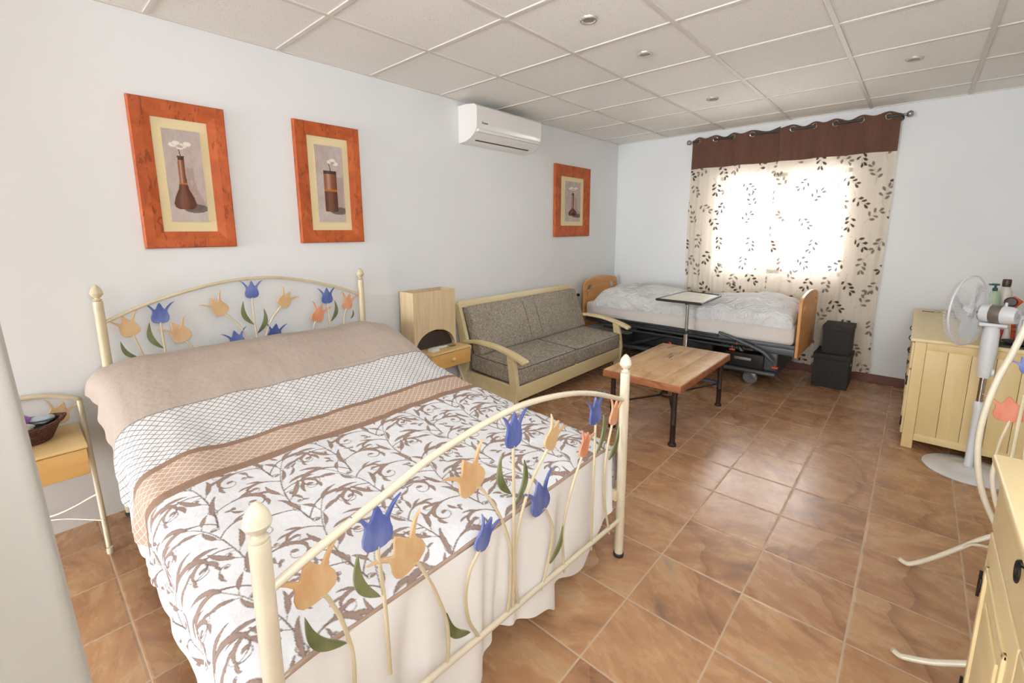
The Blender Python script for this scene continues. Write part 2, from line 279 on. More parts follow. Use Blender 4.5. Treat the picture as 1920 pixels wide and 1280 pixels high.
# ------------------------------------------------------------------ mesh helpers (all vertices are given in room coordinates)
class MB:
    def __init__(s): s.v = []; s.f = []; s.fm = []; s.mi = 0
    def add(s, vs, fs):
        b = len(s.v); s.v += [tuple(p) for p in vs]; s.f += [tuple(i+b for i in f) for f in fs]; s.fm += [s.mi]*len(fs); return s
    def box(s, c, sz, r=.004, rot=None, div=1, bulge=(0, 0, 0), cr=3):
        hx = [d/2 for d in sz]; r = min(r, min(hx)*.98)
        def axis(h):
            tk = [1-math.cos(i/cr*PI/2) if False else i/cr for i in range(cr+1)]
            a = [-h+r*math.tan(x*PI/4)/1.0 for x in tk] if r > 0 else [-h]
            a = sorted(set(round(x, 6) for x in a)); inner = [(-h+r)+(2*h-2*r)*i/div for i in range(1, div)]
            return a+inner+[-x for x in reversed(a)]
        ax = [axis(h) for h in hx]; idx = {}; vs = []; fs = []
        def vert(p):
            k = tuple(round(x, 6) for x in p)
            if k in idx: return idx[k]
            q_ = Vector([max(-h+r, min(h-r, x)) for x, h in zip(p, hx)]); d = Vector(p)-q_
            if d.length > 1e-9: q_ = q_+d.normalized()*r
            nrm = [p[i]/hx[i] for i in range(3)]
            for i in range(3):
                if bulge[i]:
                    j, k2 = [x for x in range(3) if x != i]
                    q_[i] += bulge[i]*nrm[i]*max(0, 1-nrm[j]**4)*max(0, 1-nrm[k2]**4)
            if rot is not None: q_ = rot@q_
            vs.append((q_[0]+c[0], q_[1]+c[1], q_[2]+c[2])); idx[k] = len(vs)-1; return idx[k]
        for i in range(3):
            j, k = (i+1) % 3, (i+2) % 3
            for sgn in (-1, 1):
                for a in range(len(ax[j])-1):
                    for b in range(len(ax[k])-1):
                        q4 = []
                        for (aa, bb) in ((a, b), (a+1, b), (a+1, b+1), (a, b+1)):
                            p = [0, 0, 0]; p[i] = sgn*hx[i]; p[j] = ax[j][aa]; p[k] = ax[k][bb]; q4.append(vert(p))
                        if sgn < 0: q4.reverse()
                        if len(set(q4)) == 4: fs.append(q4)
        return s.add(vs, fs)
    def bb(s, lo, hi, r=.004, **k):
        return s.box([(a+b)/2 for a, b in zip(lo, hi)], [abs(b-a) for a, b in zip(lo, hi)], r, **k)
    def tube(s, pts, rad, n=10, cap=True, closed=False):
        pts = [Vector(p) for p in pts]; m = len(pts); rr = rad if isinstance(rad, (list, tuple)) else [rad]*m
        vs = []; fs = []; ref = None
        for i, p in enumerate(pts):
            if closed: tg = pts[(i+1) % m]-pts[i-1]
            else: tg = pts[min(i+1, m-1)]-pts[max(i-1, 0)]
            tg.normalize()
            if ref is None:
                ref = Vector((0, 0, 1)) if abs(tg.z) < .9 else Vector((1, 0, 0))
            ref = (ref-tg*ref.dot(tg)).normalized(); b = tg.cross(ref)
            for k in range(n):
                a = 2*PI*k/n; vs.append(p+(ref*math.cos(a)+b*math.sin(a))*rr[i])
        for i in range(m if closed else m-1):
            j = (i+1) % m
            for k in range(n): k2 = (k+1) % n; fs.append((i*n+k, i*n+k2, j*n+k2, j*n+k))
        if cap and not closed: fs.append(tuple(reversed(range(n)))); fs.append(tuple((m-1)*n+k for k in range(n)))
        return s.add(vs, fs)
    def lathe(s, o, prof, n=20, axis=Vector((0, 0, 1)), cap=True):
        axis = Vector(axis).normalized(); ref = Vector((1, 0, 0)) if abs(axis.x) < .9 else Vector((0, 1, 0))
        a1 = (ref-axis*ref.dot(axis)).normalized(); a2 = axis.cross(a1); o = Vector(o); vs = []; fs = []
        for r, h in prof:
            for k in range(n): a = 2*PI*k/n; vs.append(o+axis*h+(a1*math.cos(a)+a2*math.sin(a))*max(r, 1e-4))
        for i in range(len(prof)-1):
            for k in range(n): k2 = (k+1) % n; fs.append((i*n+k, i*n+k2, (i+1)*n+k2, (i+1)*n+k))
        if cap: fs.append(tuple(reversed(range(n)))); fs.append(tuple((len(prof)-1)*n+k for k in range(n)))
        return s.add(vs, fs)
    def prism(s, pts, d):
        """polygon pts (3-D, planar) extruded by vector d"""
        n = len(pts); a = [Vector(p) for p in pts]; b = [p+Vector(d) for p in a]
        return s.add(a+b, [tuple(range(n)), tuple(reversed(range(n, 2*n)))]+[(i, (i+1) % n+0, (i+1) % n+n, i+n)[::-1] for i in range(n)])
    def build(s, name, m, parent=None, smooth=True, fix=True, bevel=0):
        me = bpy.data.meshes.new(name); off = origin(parent)
        me.from_pydata([(p[0]-off[0], p[1]-off[1], p[2]-off[2]) for p in s.v], [], s.f)
        for mm in (m if isinstance(m, (list, tuple)) else [m]): me.materials.append(mm)
        if any(s.fm): me.polygons.foreach_set('material_index', s.fm)
        if fix:
            import bmesh
            b = bmesh.new(); b.from_mesh(me); bmesh.ops.recalc_face_normals(b, faces=b.faces); b.to_mesh(me); b.free()
        o = bpy.data.objects.new(name, me); COL.objects.link(o)
        if smooth:
            me.polygons.foreach_set('use_smooth', [True]*len(me.polygons))
            me.set_sharp_from_angle(angle=math.radians(38))
        if bevel:
            bm_ = o.modifiers.new('bevel', 'BEVEL'); bm_.width = bevel; bm_.segments = 2; bm_.limit_method = 'ANGLE'
        if parent is not None: o.parent = parent
        return o
def origin(o):
    v = Vector((0, 0, 0))
    while o is not None: v += o.location; o = o.parent
    return v
def tag(o, label, cat, group=None):
    o['label'] = label; o['category'] = cat
    if group: o['group'] = group
    return o
def thing(name, label, cat, loc, group=None):
    o = bpy.data.objects.new(name, None); COL.objects.link(o); o.location = loc; o.empty_display_size = .1
    return tag(o, label, cat, group)
def struct(o): o['kind'] = 'structure'; return o
def arc(p0, p1, p2, n=12):
    p0, p1, p2 = Vector(p0), Vector(p1), Vector(p2)
    return [(1-t_)**2*p0+2*t_*(1-t_)*p1+t_*t_*p2 for t_ in [i/n for i in range(n+1)]]
def smoothpath(pts, sub=6):
    pts = [Vector(p) for p in pts]
    if len(pts) < 3: return [pts[0].lerp(pts[-1], i/6) for i in range(7)]
    out = []; P = [pts[0]*2-pts[1]]+pts+[pts[-1]*2-pts[-2]]
    for i in range(1, len(P)-2):
        for k in range(sub):
            u = k/sub; a, b, c_, d = P[i-1], P[i], P[i+1], P[i+2]
            out.append(.5*((2*b)+(-a+c_)*u+(2*a-5*b+4*c_-d)*u*u+(-a+3*b-3*c_+d)*u**3))
    return out+[pts[-1]]
def text(name, s, loc, xdir, ydir, size, m, parent, ext=.0006):
    cu = bpy.data.curves.new(name, 'FONT'); cu.body = s; cu.size = size; cu.extrude = ext; cu.materials.append(m)
    tmp = bpy.data.objects.new(name, cu); COL.objects.link(tmp)
    dg = bpy.context.evaluated_depsgraph_get(); me = bpy.data.meshes.new_from_object(tmp.evaluated_get(dg)); bpy.data.objects.remove(tmp)
    x, y = Vector(xdir).normalized(), Vector(ydir).normalized(); z = x.cross(y)
    R_ = Matrix((x, y, z)).transposed().to_4x4(); R_.translation = Vector(loc)-origin(parent); me.transform(R_)
    o = bpy.data.objects.new(name, me); COL.objects.link(o); o.parent = parent; return o
def copy_tree(o, delta, parent=None):
    c_ = o.copy(); COL.objects.link(c_)
    if parent is None: c_.location = o.location+Vector(delta)
    else: c_.parent = parent
    for ch in list(o.children): copy_tree(ch, delta, c_)
    return c_

# ------------------------------------------------------------------ room shell
WX, WR, WY, WF, CZ = -2.855, .70, 5.166, -5.8, 2.418
struct(MB().bb((WX-.1, WF-.1, -.06), (WR+.1, WY+.1, 0), 0, cr=1).build('floor', MT['floor'], smooth=False))
ceil = struct(MB().bb((WX-.1, WF-.1, CZ), (WR+.1, WY+.1, CZ+.05), 0, cr=1).build('ceiling', MT['ceil'], smooth=False))
g = MB()
for i in range(0, 7):
    x = -2.832+.6*i
    if x > WX+.05 and x < WR: g.bb((x-.012, WF, CZ-.007), (x+.012, WY, CZ+.001), .001, cr=1)
for j in range(-12, 8):
    y = 1.1854+.6*j
    if WF < y < WY: g.bb((WX, y-.012, CZ-.0065), (WR, y+.012, CZ+.001), .001, cr=1)
g.bb((WX, WF, CZ-.008), (WX+.014, WY, CZ+.001), .001, cr=1); g.bb((WX, WY-.014, CZ-.008), (WR, WY, CZ+.001), .001, cr=1)
g.build('ceiling_grid', MT['tbar'], ceil, smooth=False)
struct(MB().bb((WX-.1, WF-.1, -.02), (WX, WY+.1, CZ+.02), 0, cr=1).build('wall_left', MT['wall'], smooth=False))
struct(MB().bb((WR, WF-.1, -.02), (WR+.1, WY+.1, CZ+.02), 0, cr=1).build('wall_right', MT['wall'], smooth=False))
# back wall with the window opening
wx0, wx1, wz0, wz1 = -1.675, -.515, .935, 1.945
def frame_wall(name, x0, x1, z0, z1, X0, X1, Z0, Z1, ya, yb):
    b = MB(); b.bb((X0, ya, Z0), (x0, yb, Z1), 0, cr=1); b.bb((x1, ya, Z0), (X1, yb, Z1), 0, cr=1)
    b.bb((x0, ya, Z0), (x1, yb, z0), 0, cr=1); b.bb((x0, ya, z1), (x1, yb, Z1), 0, cr=1)
    return struct(b.build(name, MT['wall'], smooth=False))
frame_wall('wall_back', wx0, wx1, wz0, wz1, WX-.1, WR+.1, -.02, CZ+.02, WY, WY+.22)
frame_wall('wall_front', -2.8, -.9, .0, 2.25, WX-.1, WR+.1, -.02, CZ+.02, WF-.2, WF)  # unseen wall; its opening is assumed, added to let rear daylight in
win = struct(bpy.data.objects.new('window_1', None)); COL.objects.link(win); win.location = ((wx0+wx1)/2, WY+.15, wz0)
b = MB(); yf = WY+.12
for (a0, a1, c0, c1) in ((wx0, wx0+.045, wz0, wz1), (wx1-.045, wx1, wz0, wz1), (wx0, wx1, wz0, wz0+.045), (wx0, wx1, wz1-.045, wz1), (-1.165, -1.04, wz0, wz1)):
    b.bb((a0, yf, c0), (a1, yf+.05, c1), .004, cr=1)
b.build('window_frame', MT['white_plastic'], win, smooth=False)
for (a0, a1) in ((wx0+.04, -1.16), (-1.045, wx1-.04)):
    MB().bb((a0, yf+.02, wz0+.04), (a1, yf+.026, wz1-.04), 0, cr=1).build('pane', MT['glass'], win, smooth=False)
b = MB(); b.bb((WX, WY-.012, 0), (WR, WY, .078), .003, cr=1); struct(b.build('baseboard_back', MT['skirting'], smooth=False))
b = MB(); b.bb((WR-.012, WF, 0), (WR, WY-.012, .078), .003, cr=1); struct(b.build('baseboard_right', MT['skirting'], smooth=False))
# end of the partition wall right beside the viewer, its plaster arris rounded and out of plumb
xn = -.70; pA, pB = at(0, 635, 'x', xn), at(167, 1280, 'x', xn); dz = (pB.y-pA.y)/(pB.z-pA.z)
def ye(z): return pA.y+(z-pA.z)*dz
b = MB(); rr = .012
sec = [(xn-rr+rr*math.sin(a), -rr+rr*math.cos(a)) for a in [i/6*PI/2 for i in range(7)]]
sec = [(xn-.12, 0)]+sec+[(xn, -.5), (xn-.12, -.5)]
vs = []; 
for z in (0, CZ): vs += [(x, ye(z)+y, z) for x, y in sec]
n = len(sec); b.add(vs, [tuple(range(n)), tuple(reversed(range(n, 2*n)))]+[(i, (i+1) % n, (i+1) % n+n, i+n) for i in range(n)])
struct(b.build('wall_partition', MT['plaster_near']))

# ------------------------------------------------------------------ recessed spots
def spot(x, y, label):
    r = thing('recessed_spotlight', label, 'ceiling light', (x, y, CZ), 'recessed ceiling spotlights')
    MB().lathe((x, y, CZ), [(.030, -.003), (.034, -.009), (.042, -.0095), (.046, -.004), (.047, .0005), (.03, .001)], 28, cap=False).build('trim_ring', MT['satin'], r)
    MB().lathe((x, y, CZ), [(.0305, -.003), (.02, -.0045), (.001, -.005)], 24, cap=False).build('lens', MT['lamp_glass'], r)
    return r
s0 = spot(-1.335, 2.076, 'chrome ringed recessed spotlight, nearest and largest of those in view')
for (x, y, lb) in ((-1.331, 2.686, 'chrome ringed recessed spotlight next behind the nearest one'),
                   (-1.351, 3.93, 'small recessed spotlight farthest back in the row of three, left of the curtain top'),
                   (-.143, 3.891, 'recessed spotlight alone at the right, in the ceiling above the curtain rod end')):
    c_ = copy_tree(s0, (x+1.335, y-2.076, 0)); c_['label'] = lb

# ------------------------------------------------------------------ framed pictures
class Canvas:                                   # signed distance raster, metres
    def __init__(s, w_, h_, res): s.res = res; s.W = int(w_/res)+2; s.Hh = int(h_/res)+2; s.d = np.full((s.W, s.Hh), 9., np.float32)
    def stroke(s, pts, rad):
        pts = np.asarray(pts, float); rad = np.asarray(rad, float)*np.ones(len(pts))
        seg = np.hypot(*np.diff(pts, axis=0).T)
        for i in range(len(pts)-1):
            k = max(1, int(seg[i]/(s.res*.8)))
            for j in range(k):
                u = j/k; p = pts[i]*(1-u)+pts[i+1]*u; r = rad[i]*(1-u)+rad[i+1]*u
                s.dot(p, r)
    def dot(s, p, r):
        m = r+s.res*2.5; i0 = int((p[0]-m)/s.res); i1 = int((p[0]+m)/s.res)+2; j0 = int((p[1]-m)/s.res); j1 = int((p[1]+m)/s.res)+2
        i0, j0 = max(i0, 0), max(j0, 0); i1, j1 = min(i1, s.W), min(j1, s.Hh)
        if i0 >= i1 or j0 >= j1: return
        X = (np.arange(i0, i1)*s.res-p[0])[:, None]; Y = (np.arange(j0, j1)*s.res-p[1])[None]
        s.d[i0:i1, j0:j1] = np.minimum(s.d[i0:i1, j0:j1], np.hypot(X, Y)-r)
def npnoise(w_, h_, cells, seed):
    r_ = np.random.RandomState(seed); g_ = r_.rand(cells+2, cells+2)
    x = np.linspace(0, cells, w_); y = np.linspace(0, cells, h_); xi = x.astype(int); yi = y.astype(int); fx = (x-xi)[:, None]; fy = (y-yi)[None]
    fx = fx*fx*(3-2*fx); fy = fy*fy*(3-2*fy); a = g_[xi][:, yi]; b_ = g_[xi+1][:, yi]; c2 = g_[xi][:, yi+1]; d2 = g_[xi+1][:, yi+1]
    return (a*(1-fx)+b_*fx)*(1-fy)+(c2*(1-fx)+d2*fx)*fy
def L3(c): return np.array(lin(c)[:3])
def grid_mesh(name, P, cols, m, parent, uv=None, alpha=None):
    """P: (nx, ny, 3) room coordinates; cols: (nx, ny, 3) linear colours per vertex"""
    nx, ny = P.shape[:2]; me = bpy.data.meshes.new(name); off = origin(parent)
    me.vertices.add(nx*ny); me.vertices.foreach_set('co', (P-np.array(off)).reshape(-1).astype(np.float32))
    i = np.arange(nx-1)[:, None]*ny+np.arange(ny-1)[None]; q_ = np.stack([i, i+ny, i+ny+1, i+1], -1).reshape(-1)
    nf = (nx-1)*(ny-1); me.loops.add(nf*4); me.loops.foreach_set('vertex_index', q_.astype(np.int32))
    me.polygons.add(nf); me.polygons.foreach_set('loop_start', np.arange(0, nf*4, 4, dtype=np.int32))
    me.update(calc_edges=True); me.polygons.foreach_set('use_smooth', np.ones(nf, bool))
    if cols is not None:
        a = me.attributes.new('Col', 'FLOAT_COLOR', 'POINT'); c4 = np.ones((nx, ny, 4), np.float32); c4[..., :3] = cols
        if alpha is not None: c4[..., 3] = alpha
        a.data.foreach_set('color', c4.reshape(-1))
    if uv is not None:
        ul = me.uv_layers.new(name='cloth'); ul.data.foreach_set('uv', uv.reshape(-1, 2)[q_].reshape(-1).astype(np.float32))
    me.materials.append(m); me.validate(); o = bpy.data.objects.new(name, me); COL.objects.link(o)
    if parent is not None: o.parent = parent
    return o
def painting(kind, w_, h_, n=.0022):
    nx, ny = int(w_/n), int(h_/n); x = np.linspace(0, 1, nx)[:, None]; z = np.linspace(0, 1, ny)[None]
    nz = .5*npnoise(nx, ny, 7, 3+kind)+.3*npnoise(nx, ny, 22, 8)+.2*npnoise(nx, ny, 60, 9)
    C = L3((176, 160, 152))*(1-nz[..., None])+L3((206, 190, 182))*nz[..., None]
    C = C*1.0; fl = (z < .17)*1.0; C = C*(1-.25*fl[..., None])+.25*fl[..., None]*L3((214, 204, 198))
    def lay(mask, col, a=1): nonlocal C; m_ = np.clip(mask, 0, 1)[..., None]*a; C = C*(1-m_)+np.array(col)*m_
    asp = h_/w_
    if kind == 0:      # flask
        half = np.interp(z, [.14, .16, .2, .27, .36, .45, .70, .72], [.18, .27, .30, .25, .14, .095, .085, .1]); cxv = .42
        top, mid = .72, .42
    elif kind == 1:    # cylinder
        half = np.interp(z, [.14, .15, .7], [.2, .23, .23]); cxv = .5; top, mid = .68, .42
    else:              # bulb with long neck
        half = np.interp(z, [.14, .15, .19, .24, .30, .33, .70], [.15, .24, .28, .25, .12, .07, .07]); cxv = .5; top, mid = .71, .35
    sh = (np.abs(x-cxv-.2) < half*1.15)*(z > .12)*(z < .6)*.55; lay(sh*(nz > .3), L3((150, 112, 94)), .7)
    sd = np.hypot((x-cxv-.27)/.34, (z-.15)/.05) < 1; lay(sd*1., L3((92, 74, 70)), .8)
    body = (np.abs(x-cxv) < half)*(z > .14)*(z < top); rel = (x-cxv)/np.maximum(half, .02)
    lay(body*1., L3((156, 102, 78))); lay(body*np.clip(.8-np.abs(rel+.3)*2, 0, 1), L3((216, 176, 150)), .8); lay(body*np.clip(rel*1.2, 0, 1), L3((96, 62, 50)), .8)
    low = body*(z < mid); lay(low*1., L3((88, 56, 46)), .75); lay(low*np.clip(.6-np.abs(rel-.1)*2, 0, 1), L3((158, 96, 66)), .7)
    lay(body*(np.abs(z-mid) < .012), L3((196, 120, 50)), .8); lay(body*(z > top-.045), L3((70, 54, 48)), .85)
    st = (np.abs(x-cxv-.02*np.sin(z*30)) < .014)*(z > top)*(z < top+.09); lay(st*1., L3((110, 70, 56)))
    fz = top+.115; fxc = cxv+(.12 if kind == 1 else .02)
    for k in range(5 if kind != 1 else 3):
        ax_ = fxc+(k-(2 if kind != 1 else 1))*.095; az = fz+.022*math.sin(k*2.1); rx, rz = .115, .028
        e = np.hypot((x-ax_)/rx, (z-az)/rz); lay((e < 1)*1., L3((236, 230, 220))); lay((np.abs(e-.95) < .1)*1., L3((170, 154, 140)), .5)
    lay((np.hypot((x-fxc)/.08, (z-fz+.012)/.016) < 1)*1., L3((170, 120, 70)), .6)
    if kind == 2: e = np.hypot((x-.56)/.16, (z-.19)/.045); lay((e < 1)*1., L3((72, 46, 40)), .9); lay((np.abs(e-1) < .12)*1., L3((150, 110, 92)), .6)
    return nx, ny, C
def picture(y0, y1, z0, z1, kind, label, fwid):
    r = thing('framed_picture', label, 'picture', (WX, (y0+y1)/2, z0), 'framed vase pictures on the left wall')
    fr_ = MB(); dp = .028
    # mitred moulding: outer, raised and inner loops
    loops = [((0, 0), 0), ((0, 0), dp*.8), ((.006, .006), dp), ((fwid*.55, fwid*.55), dp*.9), ((fwid, fwid), dp*.55), ((fwid, fwid), .006)]
    vs = []
    for (iy, iz), d in loops: vs += [(WX+.001+d, y0+iy, z0+iz), (WX+.001+d, y1-iy, z0+iz), (WX+.001+d, y1-iy, z1-iz), (WX+.001+d, y0+iy, z1-iz)]
    fs = []
    for l in range(len(loops)-1):
        for k in range(4): fs.append((l*4+k, l*4+(k+1) % 4, (l+1)*4+(k+1) % 4, (l+1)*4+k))
    fr_.add(vs, fs).build('frame', MT['frame'], r, smooth=False)
    MB().bb((WX+.001, y0+fwid-.002, z0+fwid-.002), (WX+.008, y1-fwid+.002, z1-fwid+.002), 0, cr=1).build('mat', MT['mat_board'], r, smooth=False)
    iw, ih = (y1-y0-2*fwid), (z1-z0-2*fwid); my, mz = iw*.16, ih*.09
    a0, a1, b0, b1 = y0+fwid+my, y1-fwid-my, z0+fwid+mz, z1-fwid-mz
    nx, ny, C = painting(kind, a1-a0, b1-b0); yy = np.linspace(a0, a1, nx)[:, None]*np.ones((1, ny)); zz = np.linspace(b0, b1, ny)[None]*np.ones((nx, 1))
    bk = MB().bb((WX+.004, a0, b0), (WX+.0155, a1, b1), .001, cr=1).build('canvas', MT['mat_board'], r, smooth=False)
    grid_mesh('painted_face', np.stack([np.full_like(yy, WX+.0165), yy, zz], -1), C, MT['art'], bk)
    return r
picture(.465, .870, 1.309, 2.031, 0, 'red-brown framed picture of a narrow-necked flask with a white flower, largest and nearest', .083)
picture(1.232, 1.656, 1.319, 2.050, 1, 'red-brown framed picture of a straight cylinder vase with one white flower, middle of the three', .078)
picture(3.846, 4.508, 1.322, 2.062, 2, 'red-brown framed picture of a round bulb vase with long neck, near the room corner', .115)

# ------------------------------------------------------------------ air conditioner
ay0, ay1, az0, az1 = 2.560, 3.362, 2.083, 2.368
r = thing('air_conditioner', 'white wall-mounted split air conditioner close under the ceiling', 'air conditioner', (WX, (ay0+ay1)/2, az0))
def acprof(k=0):
    return [(0, az1), (.10, az1+.0), (.19, az1-.012), (.212, az1-.03), (.215, az1-.10), (.21, az1-.185), (.185, az1-.225), (.14, az1-.257), (.08, az1-.278), (0, az0)]
pr_ = acprof(); b = MB(); vs = []
for y in (ay0+.004, ay1-.004): vs += [(WX+.001+x, y, z) for x, z in pr_]
n = len(pr_); b.add(vs, [(i, i+1, i+1+n, i+n) for i in range(n-1)]+[tuple(range(n)), tuple(reversed(range(n, 2*n)))])
b.build('body', MT['ac_white'], r, bevel=.006)
for y in (ay0, ay1-.006):
    MB().prism([(WX+.001+x*1.008, y, z+.0) for x, z in pr_], (0, .006, 0)).build('end_cap', MT['ac_white'], r)
b = MB(); b.bb((WX+.186, ay0+.012, az1-.218), (WX+.224, ay1-.012, az1-.196), .006); b.build('air_flap', MT['ac_white'], r)
ln = Vector((WX+.112, 0, az0+.020)); b = MB(); R_ = Matrix.Rotation(math.radians(26), 3, 'Y')
b.box((WX+.122, (ay0+ay1)/2, az1-.264), (.012, .66, .006), .001, rot=Matrix.Rotation(-.42, 3, 'Y'), cr=1); b.build('louvre_slot', MT['dark_slot'], r)
text('logo', 'Emsan', (WX+.2165, ay0+.055, az1-.155), (0, 1, 0), (0, .12, 1), .026, MT['dark_slot'], r)

# ------------------------------------------------------------------ curtain rod, curtains
RZ, RY = 2.312, WY-.085
rod = thing('curtain_rod', 'dark metal curtain rod with ball finials above the window', 'curtain rod', (-1.06, RY, RZ))
MB().tube([(-1.925, RY, RZ), (-.205, RY, RZ)], .009, 14).build('pole', MT['dark_steel'], rod)
for x, sg in ((-1.925, -1), (-.205, 1)):
    b = MB(); b.lathe((x, RY, RZ), [(.009, -.005), (.013, 0), (.010, .008), (.010, .014), (.020, .020), (.026, .032), (.026, .042), (.018, .055), (.001, .060)], 18, axis=(sg, 0, 0))
    b.build('finial', MT['steel'], rod)
for x in (-1.885, -1.13, -.225):
    b = MB(); b.tube([(x, RY, RZ-.012), (x, WY-.012, RZ-.012)], .006, 8); b.lathe((x, WY-.001, RZ-.012), [(.022, 0), (.022, .008), (.01, .012)], 14, axis=(0, -1, 0)); b.build('bracket', MT['dark_steel'], rod)
def leaf_canvas(w_, h_, seed):
    """printed sprigs: curved stems with five or six rounded leaves; two inks"""
    r_ = np.random.RandomState(seed); res = .004; cv = [Canvas(w_, h_, res), Canvas(w_, h_, res)]
    ny = int(h_/.185)+2; nx = int(w_/.185)+2
    for i in range(nx):
        for j in range(ny):
            k = (i+j) % 2; c0 = np.array([(i+.5*(j % 2))*.185+r_.uniform(-.015, .015), j*.185+r_.uniform(-.015, .015)])
            th = r_.uniform(-.9, .9)+(PI if r_.rand() < .25 else 0)+PI/2; L = .15; bend = r_.choice([-1, 1])*.9
            pts = []; p = c0-np.array([math.cos(th), math.sin(th)])*L/2; a = th-bend/2
            for s_ in range(15): pts.append(p.copy()); p = p+np.array([math.cos(a), math.sin(a)])*L/14; a += bend/14
            cv[k].stroke(pts, .0012)
            for t_, sd in ((5, 1), (7, -1), (9, 1), (11, -1), (14, 1), (14, -1)):
                a0 = th-bend/2+bend*t_/14; al = a0+sd*(.95 if t_ < 13 else .45); q0 = pts[t_]; d = np.array([math.cos(al), math.sin(al)])
                lf = [q0+d*u*.050 for u in np.linspace(.15, 1, 9)]; cv[k].stroke(lf, np.interp(np.linspace(0, 1, 9), [0, .3, .65, 1], [.001, .0075, .0120, .006]))
    return cv
def curtain(label, xs, x_free, zbot, seed, flip):
    """xs: grommet positions along the rod; cloth weaves past the rod between them"""
    x0, x1 = x_free; r = thing('curtain', label, 'curtain', ((x0+x1)/2, RY, RZ), 'leaf printed eyelet curtains')
    zt = RZ+.042; zb = 2.03; res = .0045; W_ = x1-x0
    phx = np.array([x0-.02]+list(xs)+[x1+.02]); ph = np.array([-.55]+list(range(len(xs)))+[len(xs)-.45])*PI
    ph = ph+(PI if flip else 0)
    nx = int(W_*1.0/res); X0 = np.linspace(x0, x1, nx)
    r_ = np.random.RandomState(seed)
    def surf(zv):
        Z = zv[None]*np.ones((nx, 1)); X = X0[:, None]*np.ones((1, len(zv))); dn = np.clip((RZ-Z)/2.2, 0, 1)
        p = np.interp(X0, phx, ph)[:, None]
        wob = .35*np.sin(dn*5+X*9)+.25*np.sin(dn*11+X*4+seed)
        A = .030*(1-.45*np.clip(dn*3, 0, 1))
        Y = RY-A*np.sin(p+wob*dn*2)+.008*np.sin(X*46+dn*6+seed)*np.clip(dn*2, 0, 1)-.004*np.sin(X*95+seed)*np.clip(dn*3, 0, 1)
        Y = np.minimum(Y, WY-.016)
        X = X-.012*dn*np.sin(dn*7+seed)
        return X, Y, Z
    zv = np.concatenate([np.arange(zt, zb, -.008), [zb]]); X, Y, Z = surf(zv)
    # scalloped top edge between the eyelets
    sc = .012*np.cos(2*np.interp(X0, phx, ph))[:, None]; Z = Z+sc*np.clip((Z-RZ)/.04, 0, 1)-.012*np.clip((Z-RZ)/.04, 0, 1)
    hd = grid_mesh('header_band', np.stack([X, Y, Z], -1), None, MT['curt_brown'], r)
    sm = hd.modifiers.new('thickness', 'SOLIDIFY'); sm.thickness = .002
    zv = np.arange(zb, zbot, -res); X, Y, Z = surf(zv); cv = leaf_canvas(W_*1.18, zb-zbot, seed)
    ii = np.clip((np.arange(nx)*res*1.12/.004).astype(int), 0, cv[0].W-1); jj = np.clip(((zb-zv)/.004).astype(int), 0, cv[0].Hh-1)
    C = np.ones((nx, len(zv), 3))*L3((238, 224, 206)); al = np.zeros((nx, len(zv)))
    for k, (ink, am) in enumerate(((L3((84, 64, 56)), 1.0), (L3((132, 114, 100)), .8))):
        d = cv[k].d[ii][:, jj]; m_ = np.clip(.5-d/.004, 0, 1); C = C*(1-m_[..., None])+ink*m_[..., None]; al = np.maximum(al, m_*am)
    grid_mesh('printed_cloth', np.stack([X, Y, Z], -1), C, MT['curtain'], r, alpha=al)
    for k_, x in enumerate(xs):
        sl = (-1)**(k_+(1 if flip else 0)); tx, ty = math.cos(.60), -sl*math.sin(.60)
        MB().tube([(x+.023*tx*math.cos(a), RY-.004+.023*ty*math.cos(a), RZ+.023*math.sin(a)) for a in [i/24*2*PI for i in range(24)]], .0048, 8, closed=True).build('grommet', MT['chrome'], r)
gx = lambda *p: [at(x, 240, 'y', RY).x for x in p]
curtain('left curtain panel, cream with brown leaf sprigs and brown top band, behind the care bed', gx(1312, 1343, 1376, 1412, 1468), (-1.932, -1.10), .16, 5, False)
curtain('right curtain panel, brown leaf sprigs on cream, hanging behind the stacked black boxes', gx(1487, 1527, 1566, 1614, 1664), (-1.095, -.222), .092, 9, True)

# ------------------------------------------------------------------ tulip ironwork helpers (plane x = const)
def V2(px, py, X): return at(px, py, 'x', X)
HALF = [(.0, 0), (.16, .015), (.30, .07), (.375, .19), (.375, .34), (.32, .50), (.31, .62), (.39, .76), (.50, .90), (.64, 1.02), (.44, .93), (.31, .80), (.20, .66), (.13, .76), (.07, .9), (0, 1.0)]
def tulip_plate(name, B, T, X, m, parent, wid=.9, th=.008, ax='x'):
    B, T = Vector(B), Vector(T); up = T-B; L = up.length; up.normalize(); nr = Vector((1, 0, 0)) if ax == 'x' else Vector((0, 1, 0)); sd = nr.cross(up)
    prof = [(u*wid, v) for u, v in HALF]; pts = [B+up*(v*L)+sd*(u*L) for u, v in prof]+[B+up*(v*L)-sd*(u*L) for u, v in reversed(prof[1:-1])]
    return MB().prism([p-nr*th/2 for p in pts], nr*th).build(name, m, parent, bevel=.0015)
def leaf_plate(B, T, X, side, m, parent, ax='x', wid=.16):
    B, T = Vector(B), Vector(T); d = T-B; L = d.length; u_ = d/L; nr = Vector((1, 0, 0)) if ax == 'x' else Vector((0, 1, 0)); sd = nr.cross(u_)*side
    a = []; b2 = []
    for i in range(13):
        s_ = i/12; c0 = .16*math.sin(PI*s_)*1.0; hw = wid*math.sin(PI*s_**.85)**.9*.62
        a.append(B+u_*(s_*L)+sd*(L*(c0+hw))); b2.append(B+u_*(s_*L)+sd*(L*(c0-hw*.75)))
    return MB().prism([p-nr*.003 for p in a+list(reversed(b2[1:-1]))], nr*.006).build('leaf', m, parent)
